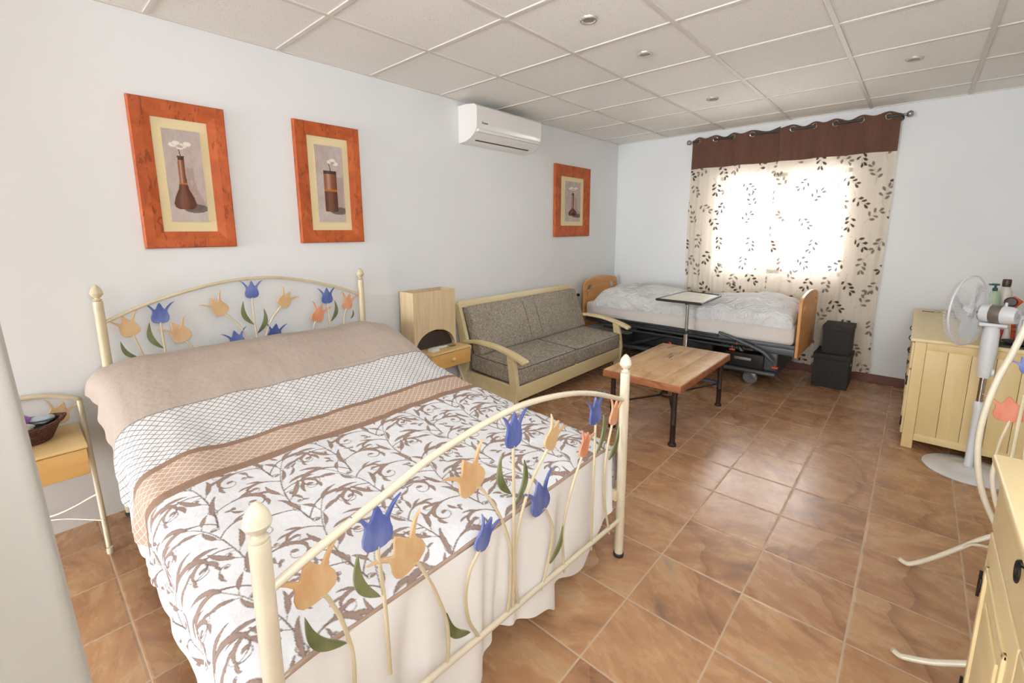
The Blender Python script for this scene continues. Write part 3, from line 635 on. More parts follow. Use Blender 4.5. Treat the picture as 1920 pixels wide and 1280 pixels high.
def tulip(X, head, stem, col, parent, leaves=(), wid=.9, r=.0048, ax='x'):
    f_ = (lambda p: at(p[0], p[1], ax, X))
    B, T = f_(head[0]), f_(head[1]); fl = tulip_plate('tulip', B, T, X, MT[col], parent, wid, ax=ax)
    MB().tube(smoothpath([B+(T-B)*.06]+[f_(p) for p in stem], 5), r, 8).build('stem', MT['cream_metal'], fl)
    for (lb, lt, sd) in leaves: leaf_plate(f_(lb), f_(lt), X, sd, MT['leaf'], fl, ax)
    return fl
def finial(mb, o, s=1.0):
    mb.lathe(o, [(r_*s, h*s) for r_, h in [(.012, 0), (.021, .004), (.0215, .009), (.013, .013), (.012, .018), (.020, .026), (.028, .036), (.0305, .042), (.0315, .0445), (.0300, .047), (.029, .053), (.026, .066), (.018, .080), (.008, .091), (.001, .096)]], 22)
def post(parent, x, y, top, r0, m, fs=.78):
    b = MB(); b.lathe((x, y, 0), [(r0*.9, .004), (r0, .05), (r0, top-.03), (r0*1.02, top-.012), (r0*.96, top-.004), (r0*.6, top)], 20)
    p = b.build('post', m, parent); fb = MB(); finial(fb, (x, y, top-.002), fs); fb.build('finial', m, p)
    ft = MB(); ft.lathe((x, y, 0), [(r0*1.12, 0), (r0*1.15, .012), (r0*.9, .016)], 16); ft.build('foot_cap', MT['rubber'], p)
    return p

# ------------------------------------------------------------------ double bed frame
HX, FXP = -2.795, -.827
bed = thing('bed', 'double bed frame of cream metal tube with painted blue and apricot tulips', 'bed', (-1.8, .93, 0))
post(bed, HX, .256, 1.079, .019, MT['cream_metal'], .80); post(bed, HX, 1.588, 1.069, .019, MT['cream_metal'], .80)
post(bed, FXP, .240, .842, .0185, MT['cream_metal_w'], .80); post(bed, FXP, 1.612, .824, .0195, MT['cream_metal_w'], .80)
pts = [V2(*p, HX) for p in ((199, 605), (267, 573), (357, 543.4), (430, 526.6), (497.5, 520), (553.7, 523), (624, 536), (670, 552))]
pts[0].y = .262; pts[-1].y = 1.58
MB().tube(smoothpath(pts), .0085, 12).build('head_rail', MT['cream_metal'], bed)
pts = [V2(*p, FXP) for p in ((515.5, 1101), (590, 1033), (670, 968), (735, 916), (800, 863), (870, 817), (925, 785), (985, 757), (1060, 739), (1115, 738), (1175, 746))]
pts[0].y = .246; pts[-1].y = 1.606
MB().tube(smoothpath(pts), .0095, 12).build('foot_rail', MT['cream_metal_w'], bed)
MB().tube([(FXP, .246, .262), (FXP, 1.606, .17)], .009, 12).build('lower_foot_rail', MT['cream_metal_w'], bed)
MB().tube([(HX, .262, .30), (HX, 1.582, .30)], .0125, 12).build('lower_head_rail', MT['cream_metal'], bed)
for y in (.262, 1.585): MB().bb((HX, y-.012, .27), (FXP, y+.012, .31), .003).build('side_rail', MT['cream_metal'], bed)
F_ = FXP
# footboard tulips: (flower base, flower tip), stem, colour, leaves
tulip(F_, ((600, 1122), (572, 1050)), [(612, 1118), (637, 1155), (653, 1195), (663, 1236), (666, 1320)], 'orange', bed, [((650, 1204), (572, 1157), 1)], 1.12)
tulip(F_, ((709, 1028), (706, 946)), [(709, 1040), (715.7, 1083), (724, 1155), (732, 1262)], 'blue', bed, [((713.4, 1117), (670.7, 1039), 1)], .95)
tulip(F_, ((776, 1060), (740, 1006)), [(783, 1055), (806.4, 1090), (823, 1124), (838, 1166), (841, 1212), (838, 1250)], 'orange', bed, (), 1.12)
tulip(F_, ((897, 1034), (922, 968)), [(893, 1043), (880, 1073), (873, 1119.6), (880, 1165), (901, 1196)], 'blue', bed, [((881.5, 1184), (838, 1149), 1)], .78)
tulip(F_, ((892, 918), (868, 862)), [(901, 915), (929, 951), (948, 993), (957, 1035), (956, 1098.5), (951, 1154)], 'orange', bed, (), 1.1)
tulip(F_, ((962.4, 839), (965, 772)), [(962, 850), (963.7, 951), (962, 1145)], 'blue', bed, [((958, 925.6), (939, 854.7), 1), ((966.7, 946.7), (983.5, 862), -1)], .85)
tulip(F_, ((1026, 843), (1048, 787)), [(1022, 850), (996, 904.5), (975, 976), (965.4, 1043.7), (967, 1098.5), (973, 1138)], 'orange', bed, (), .85)
tulip(F_, ((1016, 960), (1008, 902)), [(1021.5, 953), (1034, 980.4), (1036, 1001.5), (1027.8, 1052), (1014, 1106)], 'blue', bed, (), 1.0)
tulip(F_, ((1091, 857), (1103, 809)), [(1089, 862), (1074, 908.7), (1059.5, 967.8), (1055, 1010), (1057.8, 1072)], 'salmon', bed, [((1030.8, 1056), (1056, 982.5), -1)], .8)
tulip(F_, ((1116.4, 795), (1117, 744)), [(1116.4, 802), (1114, 866.5), (1108, 1030)], 'blue', bed, [((1119, 849.7), (1132, 778), -1)], .95)
tulip(F_, ((1148, 797), (1157, 749)), [(1146, 803), (1136, 858), (1133, 930), (1142, 1000)], 'salmon', bed, [((1141.7, 862), (1160, 799), -1)], .8)
# headboard tulips
h = HX
tulip(h, ((251, 629), (228, 592)), [(253, 634), (261, 650), (269, 669), (276, 700)], 'orange', bed, [((264, 672), (226, 639.6), 1)], .95)
tulip(h, ((301.5, 606), (298, 567)), [(302, 612), (306, 635), (310, 658), (314, 700)], 'blue', bed, [((307, 653), (280.4, 604), 1)], .95)
tulip(h, ((349, 638), (321, 604)), [(352, 642), (362, 652), (372, 668)], 'orange', bed, (), .95)
tulip(h, ((422, 588), (393, 558)), [(425, 590), (447, 608), (463, 632), (474, 660)], 'orange', bed, (), .9)
tulip(h, ((472.8, 559), (470.8, 526)), [(473, 565), (477, 600), (481, 628), (484, 670)], 'blue', bed, [((477, 608.7), (456, 564.5), 1), ((483, 625), (494.7, 577.8), -1)], .95)
tulip(h, ((526, 575), (545, 546)), [(523, 579), (508.7, 599.7), (500, 625.6), (494, 670)], 'orange', bed, (), .9)
tulip(h, ((449, 652), (438, 619)), [(450, 656), (462, 672)], 'blue', bed, (), 1.0)
tulip(h, ((514, 638), (518, 606)), [(513, 642), (505, 665)], 'blue', bed, (), 1.0)
tulip(h, ((592, 603), (604, 570)), [(590, 606), (588, 625), (590, 660)], 'salmon', bed, (), .9)
tulip(h, ((614, 569), (612, 539)), [(615, 574), (618, 602), (621, 650)], 'blue', bed, [((621, 602), (627.4, 563), -1)], .95)
tulip(h, ((649, 579), (656, 550)), [(648, 583), (645, 600), (646, 640)], 'salmon', bed, [((657.8, 597), (661.5, 581), -1)], .9)

# ------------------------------------------------------------------ mattress with hanging sheet, bedspread
def zq(x): return np.interp(x, [-2.80, -2.70, -2.55, -2.4, -2.25, -2.1, -1.95, -1.8, -1.4, -.88], [.775, .808, .815, .785, .725, .655, .61, .588, .556, .520])
mt = thing('mattress', 'white sheeted mattress whose sheet hangs in folds at the bed foot', 'mattress', (-1.8, .93, .3))
MB().bb((-2.76, .255, .31), (-.885, 1.60, .492), .05, cr=4, div=4).build('body', MT['sheet'], mt)
def skirt(path, ztop, zbotf, name, seed, amp=.012, dens=46):
    P = np.array(path, float); sg = np.r_[0, np.cumsum(np.hypot(*np.diff(P, axis=0).T))]; n = int(sg[-1]/.010); s_ = np.linspace(0, sg[-1], n)
    xy = np.stack([np.interp(s_, sg, P[:, 0]), np.interp(s_, sg, P[:, 1])], 1); tn = np.gradient(xy, axis=0); tn /= np.linalg.norm(tn, axis=1)[:, None]+1e-9; nr = np.stack([tn[:, 1], -tn[:, 0]], 1)
    m_ = 34; out = np.zeros((n, m_, 3)); r_ = np.random.RandomState(seed)
    ph = s_*17+1.6*np.sin(s_*7+seed)+.8*np.sin(s_*19)
    for j in range(m_):
        v_ = j/(m_-1); zt_ = ztop(xy) if callable(ztop) else ztop; zb_ = zbotf(s_)
        a = amp*(v_**.7)*(np.sin(ph+v_*1.2*np.sin(s_*5))+.55*np.sin(ph*2.3+1+v_*2))
        out[:, j, :2] = xy+nr*(a+.004*v_+.006)[:, None]; out[:, j, 2] = zt_+(zb_-zt_)*v_
    return grid_mesh(name, out, None, MT['sheet_cool'], mt)
skirt([(-.872, .24), (-.868, .6), (-.868, 1.2), (-.872, 1.625)], .498, lambda s: .10+.028*np.sin(s*9+1)+.02*np.sin(s*21)+.16*np.clip((s-1.15)/.25, 0, 1)-.07*np.exp(-((s-.93)/.05)**2), 'hanging_sheet', 2, .024)
skirt([(-2.3, .215), (-1.6, .212), (-.9, .215), (-.872, .24)], .44, lambda s: .165+.02*np.sin(s*8)+.01*np.sin(s*23), 'side_sheet', 4, .004)
skirt([(-.872, 1.625), (-.9, 1.64), (-1.6, 1.64), (-2.6, 1.63)], .47, lambda s: .20+.02*np.sin(s*8), 'side_sheet', 6, .008)
# turned-down corner of the sheet under the pillow end
b = MB()
b2 = np.zeros((8, 16, 3))
for i in range(8):
    for j in range(16):
        u_, v_ = i/7, j/15; b2[i, j] = (-2.60+.20*u_, .20-.018*math.sin(u_*9)+.02*v_, .70-.20*v_-.06*u_)
grid_mesh('sheet_corner', b2, None, MT['sheet'], mt)

# scroll print
def scroll_canvas(w_, h_):
    cv = Canvas(w_, h_, .0014); fill = Canvas(w_, h_, .0014); r_ = np.random.RandomState(3)
    def walk(p, a, L, T, n=22, k0=.25):
        """curve of length L turning by T in all, the turning tightening towards its end"""
        p = np.array(p, float); pts = []; an = []
        for i in range(n+1):
            u = i/n; pts.append(p.copy()); an.append(a); a += T*(k0+3*(1-k0)*u*u)/n; p = p+np.array([math.cos(a), math.sin(a)])*L/n
        return pts, an
    def leaf(p, a, L, wd, bend=.5):
        pts, an = walk(p, a, L, bend, 12, .6); u = np.linspace(0, 1, 13)
        rad = .0007+wd*np.sin(PI*np.clip(u*.95+.03, 0, 1))**.9*(1.25-.6*u)
        cv.stroke(pts, rad); fill.stroke(pts, np.maximum(rad-.0019, -.002))
    def scroll(p, a, L, T, w0=.0022, fat=.0062):
        """arm that swells into a leafy crescent on the bend and ends in a small bulb"""
        pts, an = walk(p, a, L, T, 28, .22); u = np.linspace(0, 1, 29); s = 1 if T > 0 else -1
        rad = .0010+(w0-.0014)*(1-u)+fat*np.exp(-((u-.50)/.17)**2); cv.stroke(pts, rad)
        fill.stroke(pts[8:21], np.maximum(rad[8:21]-.0020, -.002))
        leaf(pts[-1], an[-1]+s*.8, .020, .0058, s*1.5)
        for i, k, b in ((9, .055, 1.2), (14, .048, 1.3), (19, .034, 1.5)): leaf(pts[i], an[i]-s*.45, k*L/.2, .0040*L/.2+.0005, -s*b*.2+s*b*.9)
        return pts, an
    def motif(ox, oy, m, sc, rot=0.):
        def tr(p): c_, s_ = math.cos(rot), math.sin(rot); x, y = p[0]*sc, p[1]*sc*m; return (ox+x*c_-y*s_, oy+x*s_+y*c_)
        def ta(a): return a*m+rot
        st, an = walk((0, 0), -.25, .36, .75, 24, 1.0)
        cv.stroke([tr(p) for p in st], np.linspace(.0026, .0011, 25))
        for i, da, L, T in ((1, .75, .29, 6.3), (5, -.85, .25, -6.2), (13, .85, .19, 6.0), (17, -.9, .18, -6.0)):
            scroll(tr(st[i]), ta(an[i]+da), L*sc, T*m, .0024, .0058*L/.22)
        for i, da, L, wd, b in ((3, .15, .10, .0075, -.7), (9, .75, .085, .0075, -.5), (11, -.6, .075, .007, .6), (16, .35, .06, .006, -.6), (21, .6, .06, .0065, .5), (22, -.7, .05, .006, -.6), (24, .05, .065, .0075, .35)):
            pts, a2 = walk(tr(st[i]), ta(an[i]+da), .022*sc, 0, 4); cv.stroke(pts, .0011); leaf(pts[-1], a2[-1], L*sc, wd*sc, b*m)
        for i, da, L, T in ((4, -.7, .07, 5), (12, .9, .06, 5), (20, -.9, .045, -5)):
            pts, a2 = walk(tr(st[i]), ta(an[i]+da), L*sc, T*m, 14, .3); cv.stroke(pts, .0012); leaf(pts[-1], a2[-1], .014, .0050, m)
    PV, PU = .205, .30
    for iu in range(-2, 4):
        for iv in range(-1, int(h_/PV)+2):
            ox = iu*PU+(PU/2 if iv % 2 else 0)-.05; oy = iv*PV+.04
            motif(ox, oy, 1 if iv % 2 else -1, 1.0)
    # curling sprigs in the gaps that are left
    for k in range(2600):
        p = (r_.uniform(0, w_), r_.uniform(0, h_)); i, j = int(p[0]/cv.res), int(p[1]/cv.res)
        big = cv.d[max(0, i-12):i+13:3, max(0, j-12):j+13:3]
        if big.size and big.min() > .0030:
            a = r_.uniform(-.9, .9)+(PI if r_.rand() < .3 else 0); s = r_.choice([-1, 1]); L = r_.uniform(.03, .05)
            pts, an = walk(p, a+PI, L, s*4.5, 12, .4); cv.stroke(pts, np.linspace(.0019, .0010, 13)); leaf(pts[-1], an[-1]+s, .011, .0042, s)
            leaf(p, a, L*.85, r_.uniform(.0042, .006), -s*r_.uniform(.5, 1.4)); leaf(pts[3], an[3]-s*.7, L*.5, .0035, -s)
    return cv, fill
SW = 1.0
cv, fl = scroll_canvas(SW, 2.1)
HEADX, FOOTX = -2.80, -.872
xg = np.concatenate([np.arange(HEADX, -1.66, .010), np.arange(-1.66, FOOTX, .0022), [FOOTX]])
zt0 = zq(xg); du = np.r_[0, np.cumsum(np.hypot(np.diff(xg), np.diff(zt0)))]
du = du*1.0
# cross-section: left hang, rounded edge, top, rounded edge, right hang
YL, YR, RR = .188, 1.648, .055
hL = np.interp(xg, [-2.8, -2.55, -2.3, -2.05, -1.7, -1.0, -.872], [.02, .06, .10, .15, .13, .10, .08]); hR = np.interp(xg, [-2.8, -2.3, -2.0, -.872], [.12, .2, .22, .10])
vv = np.arange(-.26, (YR-YL)+.30, .0026)
nx, nv = len(xg), len(vv); P = np.zeros((nx, nv, 3)); UV = np.zeros((nx, nv, 2)); q4 = RR*PI/2; flat = (YR-YL)-2*RR
seedn = npnoise(nx, nv, 14, 21)-.5; seedn2 = npnoise(nx, nv, 38, 22)-.5
for i in range(nx):
    x = xg[i]; lo = -hL[i]; hi = (flat+2*q4)+hR[i]; s_ = lo+(hi-lo)*(vv-vv[0])/(vv[-1]-vv[0])
    z0 = zt0[i]; Y = np.zeros(nv); Z = np.zeros(nv)
    a = s_ < 0; Y[a] = YL-.0*s_[a]; Z[a] = z0-RR+s_[a]
    a = (s_ >= 0) & (s_ < q4); th = s_[a]/RR; Y[a] = YL+RR-RR*np.cos(th); Z[a] = z0-RR+RR*np.sin(th)
    a = (s_ >= q4) & (s_ < q4+flat); Y[a] = YL+RR+(s_[a]-q4); Z[a] = z0
    a = (s_ >= q4+flat) & (s_ < 2*q4+flat); th = (s_[a]-q4-flat)/RR; Y[a] = YR-RR+RR*np.sin(th); Z[a] = z0-RR+RR*np.cos(th)
    a = s_ >= 2*q4+flat; Y[a] = YR; Z[a] = z0-RR-(s_[a]-2*q4-flat)
    top = np.clip((Y-YL)*(YR-Y)/.05, 0, 1)
    ed_ = np.minimum(Y-YL, YR-Y); Z -= .030*np.exp(-(ed_/.09)**2)*np.where(x < -2.0, 1.0, .7)+.012*np.exp(-((Y-1.25)/.2)**2)*(x < -2.2)
    P[i, :, 0] = x; P[i, :, 1] = Y; P[i, :, 2] = Z; UV[i, :, 0] = du[i]; UV[i, :, 1] = s_
amp = np.interp(xg, [-2.8, -2.3, -2.0, -1.7, -.872], [.006, .008, .016, .010, .006])[:, None]
P[..., 2] += seedn*amp+seedn2*amp*.35
hang = np.clip((zt0[:, None]-RR-P[..., 2])/.10, 0, 1)
P[..., 1] += hang*(-.008-.010*np.sin(xg*23)[:, None]-.006*np.sin(xg*51)[:, None])*np.where(P[..., 1] < 1, 1, -1)
# at the pillow end the top corner juts out
jut = np.exp(-((xg+2.62)/.13)**2)[:, None]; P[..., 1] -= jut*np.exp(-(UV[..., 1]/.10)**2)*.022
# a fold ripple near the head-left
P[..., 2] += .014*np.exp(-((xg[:, None]+1.9)/.16)**2)*np.exp(-((P[..., 1]-.36)/.06)**2)
# wavy foot hem, dropping over the edge
fe = np.clip((xg+.93)/.058, 0, 1)[:, None]; P[..., 2] -= .022*fe**2; 
ii = np.clip((((FOOTX-P[..., 0])*1.0+.02)/.0014).astype(int), 0, cv.W-1); jj = np.clip(((UV[..., 1]+.30)/.0014).astype(int), 0, cv.Hh-1)
D = cv.d[ii, jj]; Dl = fl.d[ii, jj]
m1_ = np.clip(.5-D/.0022, 0, 1)[..., None]; m2_ = np.clip(.5-Dl/.0022, 0, 1)[..., None]
C = np.ones((nx, nv, 3))*L3((240, 240, 243)); C = C*(1-m1_)+L3((122, 104, 96))*m1_; C = C*(1-m2_*.9)+L3((170, 146, 134))*m2_*.9
quilt = grid_mesh('bedspread', P, C, MT['quilt'], None, uv=UV)
tag(quilt, 'quilted bedspread with taupe head, net pattern band and brown scroll print', 'bedspread')
hem = [Vector(P[-1, k]) for k in range(0, nv, 6)]
MB().tube([p+Vector((.002, 0, 0)) for p in hem], .0065, 8).build('binding', MT['quilt_hem'], quilt)

# ------------------------------------------------------------------ bedside tables (metal stand, hanging drawer box)
def bedside(y0, y1, label, loc, tul=True, knob=True, leanleft=True):
    r = thing('bedside_table', label, 'bedside table', loc, 'tulip bedside tables'); X0, X1, Z0, Z1 = -2.845, -2.50, .385, .515
    MB().bb((X0, y0, Z1-.012), (X1+.008, y1, Z1), .004).build('top', MT['honey_top'], r)
    b = MB(); b.bb((X0, y0+.003, Z0), (X1-.016, y0+.016, Z1-.012), .002, cr=1); b.bb((X0, y1-.016, Z0), (X1-.016, y1-.003, Z1-.012), .002, cr=1); b.bb((X0, y0+.01, Z0), (X1-.016, y1-.01, Z0+.01), .001, cr=1); b.bb((X0, y0+.01, Z0), (X0+.01, y1-.01, Z1-.012), .001, cr=1)
    b.build('case', MT['honey'], r)
    d = MB().bb((X1-.016, y0+.005, Z0+.002), (X1, y1-.005, Z1-.016), .004).build('drawer', MT['honey'], r)
    if knob: MB().lathe((X1, (y0+y1)/2, (Z0+Z1)/2-.004), [(.007, 0), (.007, .010), (.014, .016), (.016, .024), (.011, .031), (.001, .033)], 16, axis=(1, 0, 0)).build('knob', MT['honey_top'], d)
    lo, hi = y0-.016, y1+.016
    for y, sg in ((lo, 1), (hi, -1)):
        yb = y
        MB().tube(smoothpath([(-2.832, yb+sg*.03, .640), (-2.830, yb+sg*.006, .628), (-2.822, yb, .592), (-2.66, yb, .297), (-2.52, yb, .03), (-2.503, yb, .008)], 5), .0105, 10).build('leg', MT['cream_metal'], r)
        MB().lathe((-2.503, yb, 0), [(.012, 0), (.0125, .022), (.0112, .026)], 12).build('foot_cap', MT['cream_metal_w'], r)
    mid = (lo+hi)/2
    MB().tube(smoothpath([(-2.832, lo+.03, .640), (-2.834, (lo+mid)/2, .668), (-2.834, mid, .678), (-2.834, (hi+mid)/2, .668), (-2.832, hi-.03, .640)], 8), .0105, 10).build('back_rail', MT['cream_metal'], r)
    MB().tube(smoothpath([(-2.62, hi, .235), (-2.72, mid+.08, .155), (-2.835, mid-.08, .118), (-2.84, lo, .11)], 6), .0055, 8).build('brace', MT['cream_metal'], r)
    MB().tube(smoothpath([(-2.56, hi, .13), (-2.70, mid+.06, .145), (-2.84, mid-.12, .10)], 6), .0035, 8).build('brace', MT['cream_metal'], r)
    return r
ns = bedside(-.262, .128, 'bedside table beside the partition at far left, with a wicker basket on it', (-2.67, -.067, 0), knob=False)
f_ = lambda p: at(p[0], p[1], 'x', -2.832)
fl_ = tulip_plate('tulip', f_((104, 794)), f_((119, 752)), -2.83, MT['orange'], ns, 1.0)
fl_ = MB().tube(smoothpath([f_((104, 792)), f_((100, 812)), f_((98, 830))]), .005, 8).build('stem', MT['cream_metal'], fl_)
bedside(1.935, 2.322, 'bedside table with round knob between the double bed and the sofa, lamp on it', (-2.67, 2.13, 0))
# wicker basket with cloths
bk = thing('wicker_basket', 'dark brown wicker basket of cloths on the left bedside table', 'basket', (-2.72, -.045, .515))
def oval(o, prof, ax_, ay_, n=36, dip=0.):
    vs = []; fs = []
    for r_, h_ in prof:
        for k in range(n):
            a = 2*PI*k/n; up_ = dip*(abs(math.sin(a))**3)*(h_/.075); vs.append((o[0]+ax_*r_*math.cos(a), o[1]+ay_*r_*math.sin(a), o[2]+h_+up_))
    for i in range(len(prof)-1):
        for k in range(n): fs.append((i*n+k, i*n+(k+1) % n, (i+1)*n+(k+1) % n, (i+1)*n+k))
    fs.append(tuple(reversed(range(n)))); return vs, fs
o_ = (-2.70, -.040, .516)
b = MB(); b.add(*oval(o_, [(.60, 0), (.66, .004), (.76, .025), (.88, .05), (.96, .072), (.93, .073), (.84, .05), (.70, .02), (.58, .010)], .095, .118, dip=.012)); b.build('bowl', MT['wicker'], bk)
rim = [Vector((o_[0]+.095*math.cos(a)*(1.0), o_[1]+.118*math.sin(a), o_[2]+.075+.012*abs(math.sin(a))**3)) for a in [i/40*2*PI for i in range(40)]]
MB().tube(rim, .0085, 8, closed=True).build('rim', MT['wicker'], bk)
for sg in (1, -1):
    MB().tube(smoothpath([(o_[0]-.022, o_[1]+sg*.112, .602), (o_[0]-.010, o_[1]+sg*.124, .607), (o_[0]+.010, o_[1]+sg*.124, .607), (o_[0]+.022, o_[1]+sg*.112, .602)]), .006, 8).build('handle', MT['wicker'], bk)
def crumple(name, label, c, sz, m, seed, cat='cloth'):
    r_ = np.random.RandomState(seed); b = MB(); n = 14; vs = []; fs = []; g1 = npnoise(n, 2*n, 5, seed)
    for i in range(n):
        for k in range(2*n):
            th = PI*i/(n-1); ph = PI*k/n; q_ = 1+.55*(g1[i, k]-.5)*math.sin(th)
            vs.append((c[0]+sz[0]*q_*math.sin(th)*math.cos(ph), c[1]+sz[1]*q_*math.sin(th)*math.sin(ph), c[2]+sz[2]*q_*math.cos(th)))
    for i in range(n-1):
        for k in range(2*n): fs.append((i*2*n+k, i*2*n+(k+1) % (2*n), (i+1)*2*n+(k+1) % (2*n), (i+1)*2*n+k))
    return tag(b.add(vs, fs).build(name, m), label, cat)
crumple('scrunchie', 'crumpled lilac hair scrunchie heaped in the wicker basket', (-2.735, -.060, .606), (.040, .046, .030), MT['purple'], 3, 'scrunchie')
crumple('folded_cloth', 'pale blue-grey cloth at the basket edge beside the lilac scrunchie', (-2.735, .015, .597), (.034, .046, .018), MT['paleblue'], 5)
crumple('folded_cloth', 'sage green cloth at the front of the wicker basket', (-2.655, -.055, .595), (.034, .052, .018), MT['sage'], 8)
crumple('folded_cloth', 'black cloth lying low in the wicker basket under the others', (-2.700, -.010, .568), (.040, .050, .018), MT['blackcloth'], 9)

# ------------------------------------------------------------------ arched table lamp on the right bedside table
lp = thing('table_lamp', 'boxy table lamp with pale shade cut by a dark arch', 'lamp', (-2.72, 2.09, .515))
y0, y1, z0, z1, xf, xb = 1.893, 2.286, .517, .952, -2.632, -2.800
ym = (y0+y1)/2; th = .010
arch = [(y0+.012, z0)]+[(ym-(ym-y0-.012)*math.cos(a), z0+.140*math.sin(a)) for a in [i/24*PI for i in range(1, 24)]]+[(y1-.012, z0)]
def archpanel(xp, d):
    b = MB(); top = [(y0, z0), (y0, z1)]+[(y1, z1), (y1, z0)]
    n = len(arch); vs = []; fs = []
    outer = []
    for (yy, zz) in arch:
        u_ = (yy-y0)/(y1-y0); outer.append((yy, z1))
    for X_ in (xp, xp+d):
        vs += [(X_, a_[0], a_[1]) for a_ in arch]+[(X_, o2[0], o2[1]) for o2 in outer]+[(X_, y0, z0), (X_, y0, z1), (X_, y1, z1), (X_, y1, z0)]
    m_ = 2*n+4
    for s2 in (0, m_):
        for i in range(n-1): fs.append((s2+i, s2+i+1, s2+n+i+1, s2+n+i))
        fs.append((s2+2*n, s2, s2+n, s2+2*n+1)); fs.append((s2+n-1, s2+2*n+3, s2+2*n+2, s2+2*n-1))
    for i in range(n-1): fs.append((i, i+1, m_+i+1, m_+i))
    fs.append((2*n+1, 2*n+2, m_+2*n+2, m_+2*n+1)); fs.append((2*n, 2*n+1, m_+2*n+1, m_+2*n)); fs.append((2*n+2, 2*n+3, m_+2*n+3, m_+2*n+2))
    return b.add(vs, fs)
sh = archpanel(xf-.006, .006).build('lamp_shade', MT['veneer'], lp, smooth=False)
b = MB(); b.bb((xb, y0, z0), (xf-.006, y0+.006, z1), .001, cr=1); b.bb((xb, y1-.006, z0), (xf-.006, y1, z1), .001, cr=1); b.bb((xb, y0, z0), (xb+.006, y1, z1), .001, cr=1); b.build('shade_sides', MT['veneer'], lp)
MB().bb((xb+.008, y0+.008, z1-.030), (xf-.008, y1-.008, z1-.026), 0, cr=1).build('diffuser', MT['seal'], lp)
b = MB()   # dark arched body standing back inside the opening
pts_ = [(xf-.030, ym-(ym-y0-.016)*math.cos(a), z0+.128*math.sin(a)) for a in [i/24*PI for i in range(25)]]
b.prism(pts_, (-.09, 0, 0)); b.build('base', MT['seal'], lp, bevel=.003)
b = MB(); b.tube([(xf-.002, p[1], p[2]) for p in pts_], .004, 6) if False else None
# small things on the right bedside table
ct = thing('pill_box', 'small white box lying open on the bedside table below the lamp', 'box', (-2.575, 2.02, .515))
MB().bb((-2.60, 1.985, .515), (-2.55, 2.055, .535), .002).build('carton', MT['white_plastic'], ct)
MB().bb((-2.605, 2.01, .535), (-2.565, 2.06, .538), .001, cr=1).build('flap', MT['white_plastic'], ct)
rm = thing('remote_control', 'white remote control beside the small white box', 'remote control', (-2.60, 2.11, .515))
MB().bb((-2.628, 2.070, .515), (-2.592, 2.165, .531), .006).build('shell', MT['white_plastic'], rm)
MB().bb((-2.618, 2.125, .531), (-2.602, 2.155, .532), .001, cr=1).build('screen', MT['grey_box'], rm)
b = MB(); b.prism([(-2.60, 2.19, .5155), (-2.59, 2.215, .5155), (-2.585, 2.245, .5155), (-2.575, 2.218, .5155), (-2.58, 2.195, .5155)], (0, 0, .006))
tag(b.build('dried_leaf', MT['leafgreen']), 'small dark green leaf near the knob side of the bedside table', 'leaf')

# ------------------------------------------------------------------ sofa
sf = thing('sofa', 'two-seat sofa with cream wooden frame and grey tweed cushions', 'sofa', (-2.42, 3.26, 0))
SY0, SY1 = 2.45, 4.05
def sarm(y):
    pts = [(-2.70, y, .486), (-2.60, y, .504), (-2.48, y, .508), (-2.33, y, .498), (-2.19, y, .470), (-2.09, y, .440), (-2.05, y, .422)]
    path = smoothpath(pts, 5); b = MB(); n = len(path); vs = []; fs = []; m_ = 12
    for i, p in enumerate(path):
        tg = (path[min(i+1, n-1)]-path[max(i-1, 0)]).normalized(); up_ = Vector((-tg.z, 0, tg.x)); u = i/(n-1)
        hw = .028+.012*u; hh = .015+.004*u
        if i == n-1: hw *= .7; hh *= .5
        if i == n-2: hw *= .93; hh *= .9
        for k in range(m_):
            a = 2*PI*k/m_; ca, sa = math.cos(a), math.sin(a); e = .6
            vs.append(p+Vector((0, 1, 0))*hw*abs(ca)**e*(1 if ca > 0 else -1)+up_*hh*abs(sa)**e*(1 if sa > 0 else -1))
    for i in range(n-1):
        for k in range(m_): fs.append((i*m_+k, i*m_+(k+1) % m_, (i+1)*m_+(k+1) % m_, (i+1)*m_+k))
    fs += [tuple(range(m_)), tuple((n-1)*m_+k for k in range(m_))]
    return b.add(vs, fs).build('armrest', MT['sofa_wood'], sf)
def outline(pts, y, w_, name, m=None):
    return MB().prism([(x, y-w_/2, z) for x, z in pts], (0, w_, 0)).build(name, m or MT['sofa_wood'], sf, bevel=.004)
for y in (SY0, SY1):
    sarm(y)
    outline([(-2.21, .0), (-2.155, .0), (-2.135, .10), (-2.125, .22), (-2.14, .34), (-2.165, .455), (-2.235, .472), (-2.215, .34), (-2.20, .2)], y, .034, 'front_leg')
    outline([(-2.80, 0), (-2.74, 0), (-2.70, .18), (-2.66, .36), (-2.645, .44), (-2.675, .52), (-2.70, .60), (-2.735, .72), (-2.765, .79), (-2.80, .80), (-2.815, .78), (-2.77, .55), (-2.745, .40), (-2.77, .2)], y, .034, 'back_post')
    outline([(-2.72, .105), (-2.18, .105), (-2.18, .225), (-2.72, .245)], y, .024, 'side_rail')
MB().bb((-2.165, SY0, .108), (-2.138, SY1, .222), .004).build('front_rail', MT['sofa_wood'], sf)
MB().box((-2.783, (SY0+SY1)/2, .785), (.028, SY1-SY0, .06), .006, rot=Matrix.Rotation(-.2, 3, 'Y')).build('top_rail', MT['sofa_wood'], sf)
MB().bb((-2.77, SY0, .12), (-2.74, SY1, .20), .004).build('back_rail', MT['sofa_wood'], sf)
MB().bb((-2.72, SY0+.02, .19), (-2.17, SY1-.02, .215), .002, cr=1).build('seat_deck', MT['sofa_wood'], sf)
ymid = (SY0+SY1)/2
rs = Matrix.Rotation(math.radians(-3), 3, 'Y').inverted()
